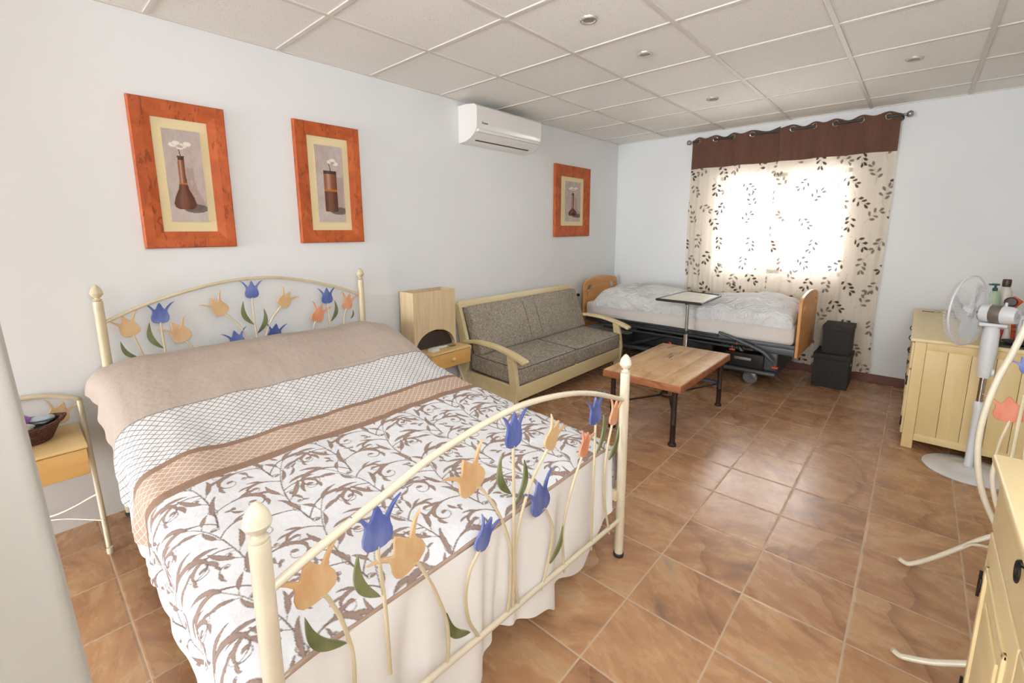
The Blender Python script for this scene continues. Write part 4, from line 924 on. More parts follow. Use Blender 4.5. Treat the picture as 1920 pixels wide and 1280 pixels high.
for (a0, a1) in ((SY0+.022, ymid-.003), (ymid+.003, SY1-.022)):
    c_ = MB().box((-2.405, (a0+a1)/2, .303), (.54, a1-a0, .150), .028, rot=rs, div=10, bulge=(.006, .0, .010)).build('seat_cushion', MT['tweed'], sf)
    for dz in (.066, -.066):
        lpz = []
        for (x, y) in [(-2.12, a0+.02), (-2.12, a1-.02)]: pass
        q_ = [Vector((.265, -(a1-a0)/2+.02, dz)), Vector((.265, (a1-a0)/2-.02, dz)), Vector((.25, (a1-a0)/2-.004, dz)), Vector((-.2, (a1-a0)/2-.004, dz))]
        q_ = [Vector((-.2, -(a1-a0)/2+.004, dz)), Vector((.25, -(a1-a0)/2+.004, dz))]+q_
        MB().tube([rs@p+Vector((-2.405, (a0+a1)/2, .303)) for p in q_], .0035, 6).build('piping', MT['piping'], c_)
# back cushion leaning on the frame
tilt = Matrix.Rotation(math.atan2(.135, .36), 3, 'Y').inverted()
bc = MB().box((-2.655, ymid, .572), (.105, SY1-SY0-.055, .42), .026, rot=tilt, div=12, bulge=(.012, 0, 0)).build('back_cushion', MT['tweed'], sf)
for yy in (ymid-.13, ymid+.03):
    MB().tube([tilt@Vector((.0535+.010*(1-(z/.19)**4), 0, z))+Vector((-2.655, yy, .572)) for z in [(-.19+.38*i/16) for i in range(17)]], .003, 6).build('seam', MT['piping'], bc)

# ------------------------------------------------------------------ coffee table
cf = thing('coffee_table', 'low coffee table with rustic plank top and dark iron legs', 'coffee table', (-1.28, 3.2, 0))
tx0, tx1, ty0, ty1 = -1.565, -1.012, 2.715, 3.715
top = MB().bb((tx0, ty0, .372), (tx1, ty1, .421), .005).build('table_top', MT['rustic_edge'], cf)
for i in range(4):
    a0 = tx0+.006+(tx1-tx0-.012)*i/4; a1 = tx0+.006+(tx1-tx0-.012)*(i+1)/4-.0012
    MB().bb((a0, ty0+.004, .418), (a1, ty1-.004, .4235), .001, cr=1).build('plank', MT['rustic'], top)
LG = [(-1.500, 2.752), (-1.062, 2.752), (-1.500, 3.66), (-1.062, 3.66)]
for x, y in LG:
    MB().lathe((x, y, 0), [(.026, 0), (.028, .006), (.026, .014), (.019, .020), (.0175, .03), (.0175, .14), (.0195, .143), (.0195, .147), (.0175, .150), (.0175, .371)], 16).build('leg', MT['iron'], cf)
cxm, cym = -1.281, 3.206
MB().tube([(cxm+.055*math.cos(a), cym+.085*math.sin(a), .175) for a in [i/28*2*PI for i in range(28)]], .008, 8, closed=True).build('stretcher_ring', MT['iron'], cf)
for x, y in LG:
    d = Vector((cxm-x, cym-y, 0)); u_ = d.normalized(); k = 1/math.sqrt((u_.x/.055)**2+(u_.y/.085)**2)
    MB().tube([(x, y, .185), (cxm-u_.x*k, cym-u_.y*k, .175)], .007, 8).build('stretcher', MT['iron'], cf)

# ------------------------------------------------------------------ care bed
hb = thing('care_bed', 'adjustable care bed on castors with beech end boards under the window', 'bed', (-1.72, 4.66, 0))
BX0, BX1, BY0, BY1 = -2.765, -.655, 4.29, 5.04
def endboard(x, z0, z1, rake=0.):
    w_ = BY1-BY0-.0; b = MB(); n = 20; y0_, y1_ = BY0, BY1; out = []
    R = .08; crown = .045
    def ztop(y): u = (y-(y0_+y1_)/2)/((y1_-y0_)/2); return z1-crown*(u*u)
    out.append((y0_, z0)); 
    for i in range(7): a = PI-(PI/2)*i/6; out.append((y0_+R+R*math.cos(a), ztop(y0_+R)-R+R*math.sin(a)))
    for i in range(1, 12): y = y0_+R+(y1_-y0_-2*R)*i/12; out.append((y, ztop(y)))
    for i in range(7): a = PI/2-(PI/2)*i/6; out.append((y1_-R+R*math.cos(a), ztop(y1_-R)-R+R*math.sin(a)))
    out.append((y1_, z0))
    bd = MB().prism([(x+rake*(z-z0), y, z) for y, z in out], (.024, 0, 0)).build('end_board', MT['beech'], hb, bevel=.005)
    return bd, ztop
def handle_hole(bd, x, y, z, sg):
    """grip cut-out, cut through the board with a boolean then applied"""
    b = MB(); pts = [(y, z), (y+sg*.012, z+.014), (y+sg*.105, z+.022), (y+sg*.112, z-.006), (y+sg*.095, z-.030), (y+sg*.045, z-.040), (y+sg*.018, z-.055), (y+sg*.014, z-.115), (y, z-.115)]
    cut = b.prism([(x-.05, a_, c_) for a_, c_ in pts], (.14, 0, 0)).build('cutter', MT['beech'], hb, smooth=False)
    return cut
def cut_holes(bd, cuts):
    for cu in cuts:
        m_ = bd.modifiers.new('grip', 'BOOLEAN'); m_.operation = 'DIFFERENCE'; m_.object = cu; m_.solver = 'EXACT'
    dg = bpy.context.evaluated_depsgraph_get(); me = bpy.data.meshes.new_from_object(bd.evaluated_get(dg)); bd.modifiers.clear(); bd.data = me
    for cu in cuts: bpy.data.objects.remove(cu)
    me.polygons.foreach_set('use_smooth', [False]*len(me.polygons))
bd, zt_ = endboard(BX0, .30, .862)
cut_holes(bd, [handle_hole(bd, BX0, BY0+.065, .755, 1), handle_hole(bd, BX0, BY1-.065, .755, -1)])
bd, zt_ = endboard(BX1-.024, .325, .862)
cut_holes(bd, [handle_hole(bd, BX1-.024, BY0+.065, .755, 1), handle_hole(bd, BX1-.024, BY1-.065, .755, -1)])
b = MB()
b.bb((BX0+.03, BY0+.03, .385), (BX1-.03, BY0+.06, .42), .004); b.bb((BX0+.03, BY1-.06, .385), (BX1-.03, BY1-.03, .42), .004)
for x in np.linspace(BX0+.2, BX1-.2, 9): b.bb((x-.02, BY0+.04, .40), (x+.02, BY1-.04, .415), .003, cr=1)
b.build('sleeping_frame', MT['grey_steel'], hb)
MB().bb((BX1-.34, BY0+.02, .33), (BX1-.024, BY0+.05, .392), .01).build('board_bracket', MT['grey_steel'], hb)
# side rails folded down: long tubes along the near side
for (xa, za, xb_, zb2, rr) in ((BX0+.1, .452, -1.28, .432, .0125), (BX0+.25, .405, -1.00, .382, .0175), (BX0+.3, .355, -1.1, .345, .014)):
    MB().tube(smoothpath([(xa, BY0-.018, za), ((xa+xb_)/2, BY0-.018, (za+zb2)/2+.002), (xb_, BY0-.018, zb2)]), rr, 10).build('side_guard', MT['dark_steel'], hb)
for x in (-1.12, -1.04): MB().tube([(x, BY0-.018, .385), (x+.006, BY0-.018, .385)], .0195, 12).build('guard_ring', MT['orange_plastic'], hb)
lv = MB().tube(smoothpath([(-1.27, BY0-.045, .468), (-1.16, BY0-.045, .438), (-1.0, BY0-.045, .385), (-.90, BY0-.045, .345), (-.84, BY0-.04, .29), (-.81, BY0-.03, .265)]), .0135, 10).build('guard_arm', MT['grey_steel'], hb)
# lifting scissors, chassis tray, motors
for y in (BY0+.08, BY1-.12):
    for (xa, za, xb2, zb3) in ((-2.3, .14, -1.75, .36), (-1.15, .36, -.98, .15)):
        MB().tube([(xa, y, za), (xb2, y, zb3)], .022, 8).build('lifting_arm', MT['dark_steel'], hb)
MB().bb((-2.45, BY0+.05, .135), (-.80, BY1-.1, .175), .02, cr=4).build('chassis', MT['grey_steel'], hb)
MB().bb((-1.24, BY0-.01, .128), (-.80, BY1-.05, .165), .018, cr=4).build('wheel_beam', MT['grey_steel'], hb)
MB().bb((-1.22, BY0+.01, .166), (-.90, BY0+.12, .30), .01).build('motor_housing', MT['black_plastic'], hb)
MB().bb((-1.14, BY0+.002, .235), (-1.00, BY0+.012, .262), .003).build('hinge_plate', MT['steel'], hb)
MB().bb((-.92, BY0+.03, .17), (-.80, BY1-.1, .38), .012).build('end_column', MT['grey_steel'], hb)
MB().bb((-2.2, BY0+.10, .18), (-1.35, BY0+.35, .33), .03, cr=4).build('drive_unit', MT['black_plastic'], hb)
MB().bb((-2.46, BY0+.0, .13), (-2.28, BY1-.05, .165), .018, cr=4).build('wheel_beam', MT['grey_steel'], hb)
for (x, z) in ((-.805, .222), (-1.15, .325)):
    MB().bb((x-.024, BY0-.038, z-.007), (x+.024, BY0-.012, z+.008), .004).build('lever_knob', MT['orange_plastic'], hb)
    MB().tube([(x, BY0-.03, z), (x-.004, BY0-.03, z+.04)], .005, 8).build('lever_pin', MT['steel'], hb)
MB().lathe((-1.72, BY0-.02, .285), [(.001, 0), (.015, .004), (.018, .02), (.001, .03)], 12, axis=(0, -1, 0)).build('brake_knob', MT['red_plastic'], hb)
def castor(x, y):
    w_ = MB(); w_.lathe((x, y-.016, .0625), [(.02, 0), (.050, .0), (.059, .004), (.0625, .011), (.0625, .021), (.059, .028), (.050, .032), (.02, .032)], 28, axis=(0, 1, 0)); wo = w_.build('castor_wheel', MT['wheel'], hb)
    MB().lathe((x, y-.021, .0625), [(.001, 0), (.011, 0), (.013, .005)], 14, axis=(0, 1, 0)).build('hub', MT['steel'], wo)
    b = MB(); b.bb((x+.0, y-.026, .055), (x+.045, y-.020, .118), .002, cr=1); b.bb((x+.0, y+.020, .055), (x+.045, y+.026, .118), .002, cr=1); b.lathe((x+.032, y, .108), [(.028, 0), (.03, .012), (.018, .022)], 16); b.build('castor_fork', MT['steel'], hb)
for x, y in ((-1.02, BY0+.11), (-1.02, BY1-.15), (-2.36, BY0+.11), (-2.36, BY1-.15)): castor(x, y)
# mattress and duvet: things that lie on the care bed
m2 = MB().bb((BX0+.045, BY0+.0, .421), (BX1-.04, BY1-.01, .60), .035, cr=4, div=12, bulge=(0, .006, 0))
tag(m2.build('mattress', MT['mattress']), 'cream covered mattress lying on the adjustable care bed', 'mattress')
nx, ny = 230, 110
def duvet():
    U_ = np.linspace(0, 1, nx)[:, None]; Vv = np.linspace(0, 1, ny)[None]; x0, x1, y0, y1 = BX0+.17, BX1-.05, BY0-.035, BY1-.015
    nzA = npnoise(nx, ny, 6, 31)-.5; nzB = npnoise(nx, ny, 16, 33)-.5; nzC = npnoise(nx, ny, 34, 35)-.5
    def shell(top):
        ex = np.clip(1-np.abs(2*U_-1)**14, 0, 1)**.5; ey = np.clip(1-np.abs(2*Vv-1)**5, 0, 1)**.5; e = ex*ey
        hgt = .105+.035*np.exp(-((U_-.20)/.16)**2)+.018*np.exp(-((U_-.8)/.15)**2)-.03*np.exp(-((U_-.5)/.1)**2)
        X = x0+(x1-x0)*U_+0*Vv; Y = y0+(y1-y0)*Vv+0*U_
        zb = .604
        if top: Z = zb+.045+hgt*e-.045*(1-e)*0+ (nzA*.040+nzB*.034+nzC*.016)*e-.030*(1-e)
        else: Z = zb+.012-.0*e+0*X-.045*np.clip(1-ey, 0, 1)*(Vv < .5)
        Y = Y+.012*nzB*(1-np.abs(2*Vv-1)**2*0)
        return np.stack([X, Y, Z], -1)
    A, B = shell(True), shell(False); b = MB(); vs = np.concatenate([A.reshape(-1, 3), B.reshape(-1, 3)])
    fs = []; N = nx*ny
    for i in range(nx-1):
        for j in range(ny-1):
            a = i*ny+j; fs.append((a, a+ny, a+ny+1, a+1))
            if i % 1 == 0: fs.append((N+a, N+a+1, N+a+ny+1, N+a+ny))
    for i in range(nx-1): fs.append((i*ny, N+i*ny, N+(i+1)*ny, (i+1)*ny)); fs.append((i*ny+ny-1, (i+1)*ny+ny-1, N+(i+1)*ny+ny-1, N+i*ny+ny-1))
    for j in range(ny-1): fs.append((j, j+1, N+j+1, N+j)); a = (nx-1)*ny+j; fs.append((a, N+a, N+a+1, a+1))
    return b.add([tuple(v_) for v_ in vs], fs)
tag(duvet().build('duvet', MT['duvet'], fix=False), 'puffy creased white duvet spread over the care bed', 'duvet')
# wall socket by the sofa
so = thing('wall_socket', 'small white wall socket left of the care bed head', 'socket', (WX, 4.35, .66))
MB().bb((WX, 4.275, .62), (WX+.009, 4.345, .70), .004).build('plate', MT['white_plastic'], so)
MB().lathe((WX+.009, 4.315, .662), [(.018, 0), (.016, .022), (.008, .028)], 16, axis=(1, 0, 0)).build('plug', MT['black_plastic'], so)

# ------------------------------------------------------------------ overbed table
ob = thing('overbed_table', 'tilting overbed table with dark-rimmed tray on a steel post', 'table', (-1.50, 4.09, 0))
cs = [at(1232, 560, 'z', .80), at(1288, 546, 'z', .80), at(1350, 554, 'z', .80), at(1314, 569, 'z', .80)]
b = MB(); b.prism([(p.x, p.y, .788) for p in cs], (0, 0, .012)); b.build('tray', MT['tray_top'], ob, bevel=.003)
ce = sum(cs, Vector())/4
MB().tube([Vector((p.x, p.y, .796))+(Vector((p.x, p.y, .8))-ce)*.01 for p in cs for _ in (0,)], .011, 8, closed=True).build('tray_rim', MT['black_plastic'], ob)
pxm, pym = -1.505, 4.085
MB().tube([(pxm, pym, .46), (pxm, pym, .745)], .0135, 14).build('inner_post', MT['steel'], ob)
b = MB(); b.bb((pxm-.018, pym-.014, .05), (pxm+.018, pym+.014, .455), .004); b.build('outer_post', MT['chrome'], ob)
MB().lathe((pxm, pym, .445), [(.021, 0), (.022, .025), (.018, .032)], 14).build('collar', MT['black_plastic'], ob)
b = MB(); b.tube([(pxm, pym, .735), (ce.x, ce.y, .787)], .012, 10); b.tube([(pxm-.035, pym, .745), (pxm+.035, pym, .745)], .007, 8); b.lathe((pxm, pym-.03, .735), [(.018, 0), (.018, .02)], 14, axis=(0, 1, 0)); b.build('tilt_bracket', MT['dark_steel'], ob)
b = MB(); b.bb((pxm-.02, pym-.02, .035), (pxm+.02, pym+.14, .06), .004); b.bb((pxm-.30, pym-.02, .035), (pxm+.30, pym+.02, .06), .004); b.build('base', MT['grey_steel'], ob)
for x in (-.28, .28): MB().lathe((pxm+x, pym-.009, .018), [(.01, 0), (.018, 0), (.018, .018), (.01, .018)], 16, axis=(0, 1, 0)).build('castor', MT['wheel'], ob)

# ------------------------------------------------------------------ stacked black boxes
def sbox(x0, x1, y0, y1, z0, z1, label, hand):
    r = thing('storage_box', label, 'box', ((x0+x1)/2, (y0+y1)/2, z0), 'black storage boxes by the curtain')
    MB().bb((x0+.006, y0+.006, z0+.001), (x1-.006, y1-.006, z1-.02), .004).build('body', MT['black_fabric'], r)
    MB().bb((x0, y0, z1-.045), (x1, y1, z1), .005).build('lid', MT['black_fabric'], r)
    if hand: MB().bb((x1-.0065, (y0+y1)/2-.03, z0+.19), (x1-.004, (y0+y1)/2+.03, z0+.205), .001, cr=1).build('grip_slot', MT['tray_top'], r)
sbox(-.602, -.332, 4.715, 5.04, 0, .302, 'large black lidded storage box standing on the floor tiles', True)
sbox(-.560, -.342, 4.760, 5.04, .302, .553, 'smaller black lidded storage box stacked on the larger one', False)

# ------------------------------------------------------------------ far dresser along the right wall
dr = thing('dresser', 'long cream dresser beneath the fan, with toiletries on top', 'dresser', (.36, 4.44, 0))
DX0, DX1, DY0, DY1, DZ = .045, .660, 3.722, 5.13, .712
MB().bb((DX0-.022, DY0-.018, DZ-.016), (DX1, DY1, DZ+.006), .006).build('top', MT['cream_wood'], dr)
for x in (DX0, DX1-.055): MB().bb((x, DY0, 0), (x+.055, DY0+.03, DZ-.016), .003).build('side_stile', MT['cream_wood_side'], dr)
b = MB(); n = 5; w_ = (DX1-DX0-.11)/n
for i in range(n): b.bb((DX0+.055+i*w_+.0008, DY0+.008, .075), (DX0+.055+(i+1)*w_-.0008, DY0+.026, DZ-.03), .002, cr=1)
b.bb((DX0+.055, DY0+.005, .055), (DX1-.055, DY0+.028, .10), .002, cr=1); b.bb((DX0+.055, DY0+.005, DZ-.065), (DX1-.055, DY0+.028, DZ-.016), .002, cr=1)
b.build('side_panel', MT['cream_wood_side'], dr)
b = MB(); b.bb((DX0+.012, DY0+.03, .06), (DX1-.01, DY1-.01, DZ-.02), .002, cr=1); b.bb((DX0+.0, DY1-.05, 0), (DX0+.05, DY1, .07), .002, cr=1); b.bb((DX1-.05, DY1-.05, 0), (DX1, DY1, .07), .002, cr=1); b.build('carcass', MT['cream_wood_side'], dr)
nd = 3; dl = (DY1-DY0-.06)/nd
for i in range(nd):
    a0 = DY0+.03+i*dl+.004; a1 = a0+dl-.008
    dw = MB().bb((DX0-.012, a0, DZ-.20), (DX0+.012, a1, DZ-.03), .004).build('drawer', MT['cream_wood'], dr)
    MB().tube([(DX0-.014+(-.014)*math.sin(a), (a0+a1)/2, DZ-.125+.018*math.cos(a)) for a in [k/12*PI for k in range(13)]], .003, 6).build('handle', MT['black_iron'], dw)
    do = MB().bb((DX0-.012, a0, .08), (DX0+.012, a1, DZ-.21), .004).build('door', MT['cream_wood'], dr)
    MB().bb((DX0-.017, a0+.03, .13), (DX0-.010, a1-.03, DZ-.26), .004).build('panel', MT['cream_wood'], do)
    for z in (.16, DZ-.28): MB().bb((DX0-.019, a0-.006, z-.03), (DX0-.011, a0+.010, z+.03), .002, cr=1).build('hinge', MT['black_iron'], do)
    MB().tube([(DX0-.018, a1-.03+.012*math.cos(a), .36+.018*math.sin(a)) for a in [k/14*2*PI for k in range(14)]], .003, 6, closed=True).build('ring_pull', MT['black_iron'], do)

# toiletries on the dresser
TZ = DZ+.006
def bottle(name, label, x, y, prof, m, cap=None, capm=None, cat='bottle'):
    r = thing(name, label, cat, (x, y, TZ)); MB().lathe((x, y, TZ), prof, 20).build('body', MT[m], r)
    if cap: MB().lathe((x, y, TZ), cap, 18).build('cap', MT[capm], r)
    return r
tb = bottle('cream_tube', 'white squeeze tube printed with red lettering seen behind the fan guard', .328, 4.16, [(.022, 0), (.024, .05), (.026, .2), (.024, .31), (.018, .322)], 'clear', [(.02, .0), (.021, .03)], 'white_plastic', 'tube')
b = MB()
for k, (zz, ww) in enumerate(((.292, .010), (.282, .014), (.272, .016))):
    for j in range(4): b.bb((.328-ww+j*ww*.55, 4.131, TZ+zz), (.328-ww+j*ww*.55+ww*.35, 4.134, TZ+zz+.006), .0005, cr=1)
b.build('lettering', MT['red_plastic'], tb)
gb = bottle('pump_bottle', 'pale green pump bottle with teal pump head above the fan motor', .386, 4.16, [(.026, 0), (.028, .01), (.028, .25), (.018, .272), (.010, .28)], 'green', [(.012, .27), (.013, .295), (.006, .3), (.006, .312), (.018, .314), (.018, .324)], 'teal')
MB().bb((.352, 4.152, TZ+.312), (.386, 4.168, TZ+.322), .003).build('spout', MT['teal'], gb)
bottle('lotion_bottle', 'tall milky bottle with dark brown cap, tallest on the dresser', .436, 4.20, [(.030, 0), (.032, .01), (.032, .27), (.020, .300), (.016, .305)], 'clear', [(.019, .305), (.021, .315), (.021, .345), (.018, .352)], 'brown_cap')
hbr = thing('hair_brush', 'orange hair brush with dark bristles standing among the bottles', 'brush', (.455, 4.05, TZ))
MB().lathe((.452, 4.06, TZ+.225), [(.001, -.004), (.026, -.004), (.030, .004), (.022, .016), (.001, .018)], 20, axis=(-.1, -1, .15)).build('bristle_head', MT['brown_cap'], hbr)
MB().box((.468, 4.07, TZ+.225), (.055, .014, .055), .006, rot=Matrix.Rotation(.6, 3, 'Y')).build('back', MT['orange_plastic'], hbr)
MB().tube([(.47, 4.07, TZ+.20), (.485, 4.07, TZ+.002)], .009, 10).build('handle', MT['orange_plastic'], hbr)
cn = bottle('cosmetic_jar', 'cylindrical white jar with dark green lid behind the fan motor', .415, 4.02, [(.024, 0), (.025, .17)], 'clear', [(.026, .17), (.026, .195), (.02, .2)], 'darkgreen', 'jar')
bs = thing('storage_caddy', 'white plastic caddy with grey front at the right end of the dresser top', 'caddy', (.54, 4.10, TZ))
MB().bb((.492, 4.02, TZ), (.61, 4.18, TZ+.155), .008).build('body', MT['white_plastic'], bs)
MB().bb((.505, 4.014, TZ+.02), (.59, 4.022, TZ+.13), .003).build('front_panel', MT['grey_box'], bs)
for k in range(3): MB().bb((.470, 4.012, TZ+.05+k*.028), (.486, 4.020, TZ+.055+k*.028), .001, cr=1).build('slot', MT['dark_slot'], bs)
bg = MB(); bg.box((.415, 3.93, TZ+.035), (.07, .06, .07), .014); tag(bg.build('wash_bag', MT['red_plastic']), 'small crimson pouch behind the fan neck on the dresser', 'pouch')
bottle('nail_bottle', 'small ivory bottle with rounded top in front of the crimson pouch', .432, 3.86, [(.016, 0), (.018, .03), (.012, .06), (.010, .085), (.004, .092)], 'clear')
bottle('cosmetic_pot', 'small peach coloured pot beside the ivory bottle', .395, 3.86, [(.016, 0), (.017, .045), (.014, .05)], 'flesh', None, None, 'pot')
tr_ = thing('toiletry_tray', 'flat dark tray holding a black cloth at the near end of the dresser', 'tray', (.48, 3.83, TZ))
MB().bb((.375, 3.735, TZ), (.62, 3.90, TZ+.012), .004).build('tray_base', MT['black_plastic'], tr_)
crumple('patterned_scarf', 'crumpled dark patterned scarf lying on the dark tray', (.49, 3.80, TZ+.028), (.085, .045, .018), MT['pattern'], 12, 'scarf')
ky = thing('pocket_watch', 'small steel watch with leather strap at the dresser corner near the fan guard', 'watch', (.16, 5.0, TZ))
MB().lathe((.166, 4.98, TZ), [(.02, 0), (.022, .004), (.020, .010), (.001, .012)], 20).build('case', MT['chrome'], ky)
MB().bb((.075, 4.973, TZ), (.146, 4.987, TZ+.004), .001, cr=1).build('strap', MT['brown_cap'], ky)

# ------------------------------------------------------------------ pedestal fan
fx, fy = .345, 3.575
fan = thing('pedestal_fan', 'white pedestal fan with wire guard standing before the far dresser', 'fan', (fx, fy, 0))
MB().lathe((fx, fy, 0), [(.195, 0), (.198, .006), (.19, .011), (.12, .017), (.06, .023), (.045, .030), (.03, .032)], 48).build('base', MT['white_plastic'], fan)
MB().lathe((fx, fy, .03), [(.0195, 0), (.0185, .35), (.0185, .352)], 18).build('lower_pole', MT['white_plastic'], fan)
MB().lathe((fx, fy, .380), [(.022, 0), (.0225, .04), (.020, .044)], 18).build('collar', MT['white_plastic'], fan)
MB().lathe((fx, fy, .42), [(.0145, 0), (.0145, .17)], 18).build('upper_pole', MT['chrome'], fan)
MB().lathe((fx, fy, .565), [(.026, 0), (.028, .02), (.034, .10), (.036, .19), (.034, .25), (.030, .285), (.026, .29)], 20).build('neck', MT['white_plastic'], fan)
MB().lathe((fx+.025, fy-.005, .60), [(.018, 0), (.020, .006), (.018, .012)], 14, axis=(1, 0, 0)).build('height_knob', MT['white_plastic'], fan)
fa = Vector((-.90, .43, 0)).normalized()       # direction the fan blows
mo = Vector((fx+.005, fy, .925))
MB().bb((fx-.055, fy-.03, .855), (fx+.055, fy+.02, .875), .008).build('tilt_arm', MT['white_plastic'], fan)
b = MB(); b.lathe(mo-fa*.03, [(.040, -.055), (.048, -.03), (.050, .0), (.050, .07), (.046, .085), (.030, .090)], 28, axis=fa); mot = b.build('motor', MT['white_plastic'], fan)
MB().lathe(mo-fa*.03, [(.0505, .0), (.0510, .002), (.0510, .044), (.0505, .046)], 28, axis=fa, cap=False).build('label_band', MT['label_steel'], mot)
MB().lathe(mo-fa*.03, [(.001, -.058), (.012, -.0585), (.014, -.056)], 16, axis=fa).build('rear_cap', MT['grey_box'], mot)
MB().tube([mo+Vector((0, 0, .048))-fa*.035, mo+Vector((0, 0, .068))-fa*.035], .006, 10).build('swivel_knob', MT['white_plastic'], mot)
fc = mo+fa*.115; R0 = .198
a1 = Vector((0, 0, 1)); a2 = fa.cross(a1)
def ring(r_, off, rad, n=64): return [fc+fa*off+(a1*math.cos(k/n*2*PI)+a2*math.sin(k/n*2*PI))*r_ for k in range(n)]
def guard(front):
    b = MB(); nw = 72 
    for k in range(nw):
        a = 2*PI*k/nw; d = a1*math.cos(a)+a2*math.sin(a); sg = 1 if front else -1; pts = []
        for (r_, o2) in ((.040, .048), (.10, .050), (.15, .044), (.18, .030), (R0, .004)): pts.append(fc+fa*(sg*o2)+d*r_)
        b.tube(pts, .0009, 4, cap=False)
    for r_, o2 in ((.04, .048), (.12, .048)): b.tube(ring(r_, (1 if front else -1)*o2, 0), .0013, 5, closed=True)
    return b.build('front_guard' if front else 'rear_guard', MT['white_plastic'], fan)
guard(True); guard(False)
MB().tube(ring(R0, 0, 0), .0055, 8, closed=True).build('guard_rim', MT['white_plastic'], fan)
MB().lathe(fc, [(.001, .040), (.040, .040), (.042, .048), (.030, .053), (.001, .054)], 24, axis=fa).build('guard_badge', MT['white_plastic'], fan)
MB().lathe(fc, [(.022, -.03), (.030, -.02), (.032, .015), (.022, .026), (.001, .028)], 20, axis=fa).build('hub', MT['white_plastic'], fan)
MB().tube([mo+fa*.05, fc], .005, 8).build('shaft', MT['steel'], fan)
for k in range(3):
    a0 = k*2*PI/3+.55; b = MB(); nn, mm = 9, 9; vs = []; fs = []
    for side in (0, 1):
        for i in range(nn):
            for j in range(mm):
                u_ = i/(nn-1); v_ = j/(mm-1)-.5; r_ = .028+.145*u_; wd = (.30+.95*math.sin(PI*min(1, .18+u_*.75)))*1.0
                if u_ > .85: wd *= 1-.35*((u_-.85)/.15)**2
                aa = a0+v_*wd+.25*u_; d = a1*math.cos(aa)+a2*math.sin(aa); off = .022*v_*2*(1-.4*u_)
                vs.append(fc+fa*(off+side*.002)+d*r_)
    N = nn*mm
    for i in range(nn-1):
        for j in range(mm-1): q0 = i*mm+j; fs.append((q0, q0+mm, q0+mm+1, q0+1)); fs.append((N+q0, N+q0+1, N+q0+mm+1, N+q0+mm))
    for i in range(nn-1):
        for j in (0, mm-1): q0 = i*mm+j; fs.append((q0, q0+mm, N+q0+mm, N+q0))
    for j in range(mm-1):
        for i in (0, nn-1): q0 = i*mm+j; fs.append((q0, q0+1, N+q0+1, N+q0))
    b.add(vs, fs).build('blade', MT['white_plastic'], fan)

# ------------------------------------------------------------------ tulip clothes stand between the two dressers
st = thing('tulip_stand', 'tall curved stand of cream metal tube with painted tulips, right edge', 'stand', (.42, 2.07, 0))
YA, YB = 2.35, 1.79
A_ = [at(x, y, 'y', YA) for x, y in ((1938, 585), (1920, 620), (1895, 668), (1870, 712), (1850, 762), (1837, 810), (1833, 860), (1840, 915), (1858, 965), (1880, 1000))]
for (yy) in (YA, YB):
    ox = 0 if yy == YA else .07
    pts = [Vector((p.x+ox, yy, p.z)) for p in A_]; pts = [Vector((.43, yy, 1.22)), Vector((.36, yy, 1.12))]+pts[0:]+[Vector((.40, yy, .26))]
    MB().tube(smoothpath(pts, 5), .0100, 12).build('side_tube', MT['cream_metal_w'], st)
    MB().tube(smoothpath([Vector((.86-p.x, yy, p.z)) for p in pts], 5), .0100, 12).build('side_tube', MT['cream_metal_w'], st)
ft = [at(x, y, 'y', YA) for x, y in ((1850, 1010), (1820, 1022), (1790, 1036), (1740, 1047))]
for yy in (YA, YB):
    k = 1 if yy == YA else .55
    pl = [Vector((.43, yy, .29*k+.02)), Vector((.36, yy, .262*k+.01)), Vector((.307, yy, .222*k+.01)), Vector((.24, yy, .145*k+.008)), Vector((.17, yy, .065*k+.006)), Vector((.115, yy, .018)), Vector((.095, yy, .013)), Vector((.075, yy, .022))]
    MB().tube(smoothpath(pl, 5), .0092, 12).build('foot', MT['cream_metal_w'], st)
    MB().tube(smoothpath([Vector((min(.86-p.x, .672), yy, p.z)) for p in pl[:6]], 5), .0092, 12).build('foot', MT['cream_metal_w'], st)
MB().tube([(.43, YB, 1.22), (.43, YA, 1.22)], .0100, 12).build('cross_bar', MT['cream_metal_w'], st)
MB().tube(smoothpath([at(1800, 1030, 'y', YA), at(1822, 1021, 'y', YA-.02), at(1850, 1025, 'y', YA-.06), at(1880, 1036, 'y', YA-.14), Vector((.36, YB+.15, .14)), Vector((.27, YB, .13))], 5), .0048, 8).build('brace', MT['cream_metal_w'], st)
MB().tube(smoothpath([at(x, y, 'y', 2.30) for x, y in ((1866, 868), (1861, 890), (1862, 915), (1868, 945), (1880, 975))], 5), .0075, 10).build('inner_scroll', MT['cream_metal_w'], st)
tl_ = tulip(YA, ((1893, 791), (1893, 742)), [(1888, 800), (1876, 825), (1868, 850), (1866, 870)], 'redtulip', st, (), 1.15, ax='y')
MB().tube([at(1921, 740, 'y', YA-.01), at(1910, 790, 'y', YA-.01), at(1898, 850, 'y', YA-.01), at(1885, 905, 'y', YA-.01)], .006, 8).build('long_stem', MT['cream_metal'], st)
tulip(YA+.01, ((1936, 700), (1916, 668)), [(1936, 704), (1932, 760), (1922, 840), (1915, 900)], 'blue', st, (), 1.0, ax='y')

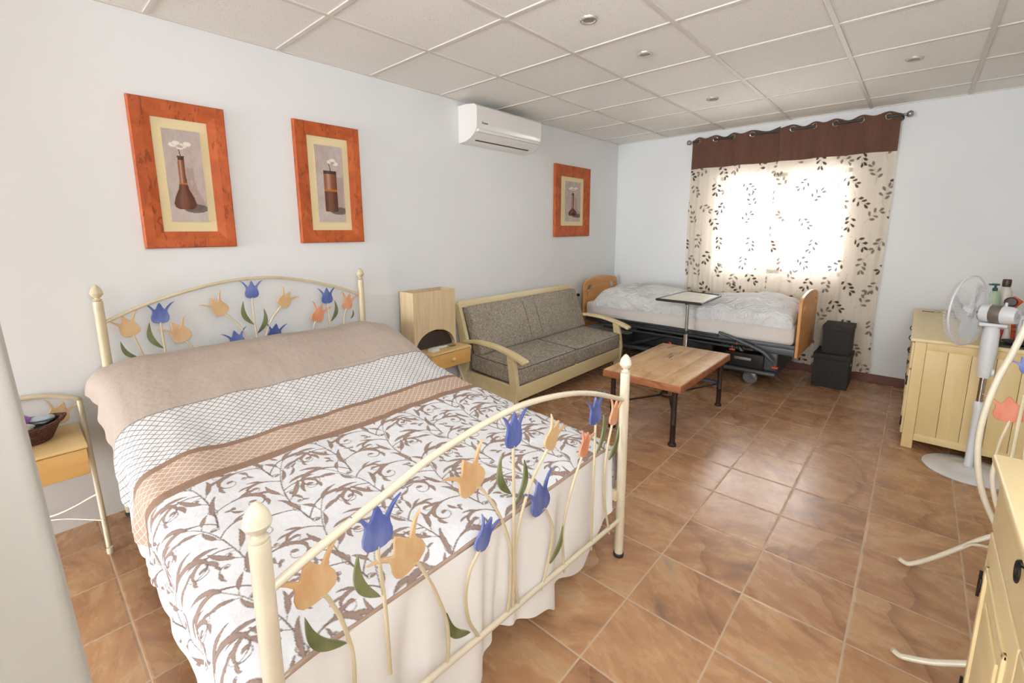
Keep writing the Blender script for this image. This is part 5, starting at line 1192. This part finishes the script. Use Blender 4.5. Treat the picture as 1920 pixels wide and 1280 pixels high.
# ------------------------------------------------------------------ near dresser at the right edge
nd_ = thing('cabinet', 'cream cabinet with black ring pulls cut by the right frame edge', 'cabinet', (.44, 1.12, 0))
NX0, NX1, NY0, NY1, NZ = .212, .672, .62, 1.515, .85
MB().bb((NX0-.026, NY0-.03, NZ-.024), (NX1, NY1+.032, NZ), .009).build('top', MT['cream_wood'], nd_)
MB().bb((NX0, NY0, .05), (NX1, NY1, NZ-.024), .003, cr=1).build('carcass', MT['cream_wood'], nd_)
b = MB()
for x in (NX0, NX1-.045):
    for y in (NY0, NY1-.045): b.bb((x, y, 0), (x+.045, y+.045, .06), .004, cr=1)
b.build('feet', MT['cream_wood'], nd_)
def door(y0, y1, z0, z1, hinge_far):
    d = MB().bb((NX0-.014, y0, z0), (NX0+.002, y1, z1), .004).build('door', MT['cream_wood'], nd_)
    b = MB(); iy, iz = .055, .06
    for (a0, a1, c0, c1) in ((y0+iy, y1-iy, z0+iz, z0+iz+.012), (y0+iy, y1-iy, z1-iz-.012, z1-iz), (y0+iy, y0+iy+.012, z0+iz, z1-iz), (y1-iy-.012, y1-iy, z0+iz, z1-iz)):
        b.bb((NX0-.020, a0, c0), (NX0-.012, a1, c1), .003)
    b.build('moulding', MT['cream_wood'], d)
    MB().bb((NX0-.019, y0+iy+.05, z0+iz+.06), (NX0-.012, y1-iy-.05, z1-iz-.06), .006).build('raised_panel', MT['cream_wood'], d)
    yh = y1 if hinge_far else y0
    for z in (z0+.138, z1-.142):
        b = MB(); b.bb((NX0-.018, yh-.010, z-.018), (NX0-.013, yh+.006, z+.018), .002, cr=1); b.tube([(NX0-.017, yh, z-.034), (NX0-.017, yh, z+.034)], .0032, 8); b.build('hinge', MT['black_iron'], d)
    yk = y0-.012+.03 if hinge_far else y1-.03
    b = MB(); b.lathe((NX0-.014, yk, (z0+z1)/2+.08), [(.014, 0), (.012, .006)], 12, axis=(-1, 0, 0)); b.tube([(NX0-.024, yk+.017*math.cos(a), (z0+z1)/2+.062+.021*math.sin(a)) for a in [k/16*2*PI for k in range(16)]], .0035, 6, closed=True); b.build('ring_pull', MT['black_iron'], d)
door(NY0+.45, NY1-.035, .10, NZ-.17, True); door(NY0+.035, NY0+.445, .10, NZ-.17, False)
d = MB().bb((NX0-.014, NY0+.035, NZ-.16), (NX0+.002, NY1-.035, NZ-.032), .004).build('drawer', MT['cream_wood'], nd_)
for yk in (1.128, .95):
    b = MB(); b.lathe((NX0-.014, yk, NZ-.045), [(.008, 0), (.006, .008)], 12, axis=(-1, 0, 0)); b.tube([(NX0-.022, yk+.015*math.cos(a), NZ-.062+.019*math.sin(a)) for a in [k/16*2*PI for k in range(16)]], .0024, 6, closed=True); b.build('ring_pull', MT['black_iron'], d)
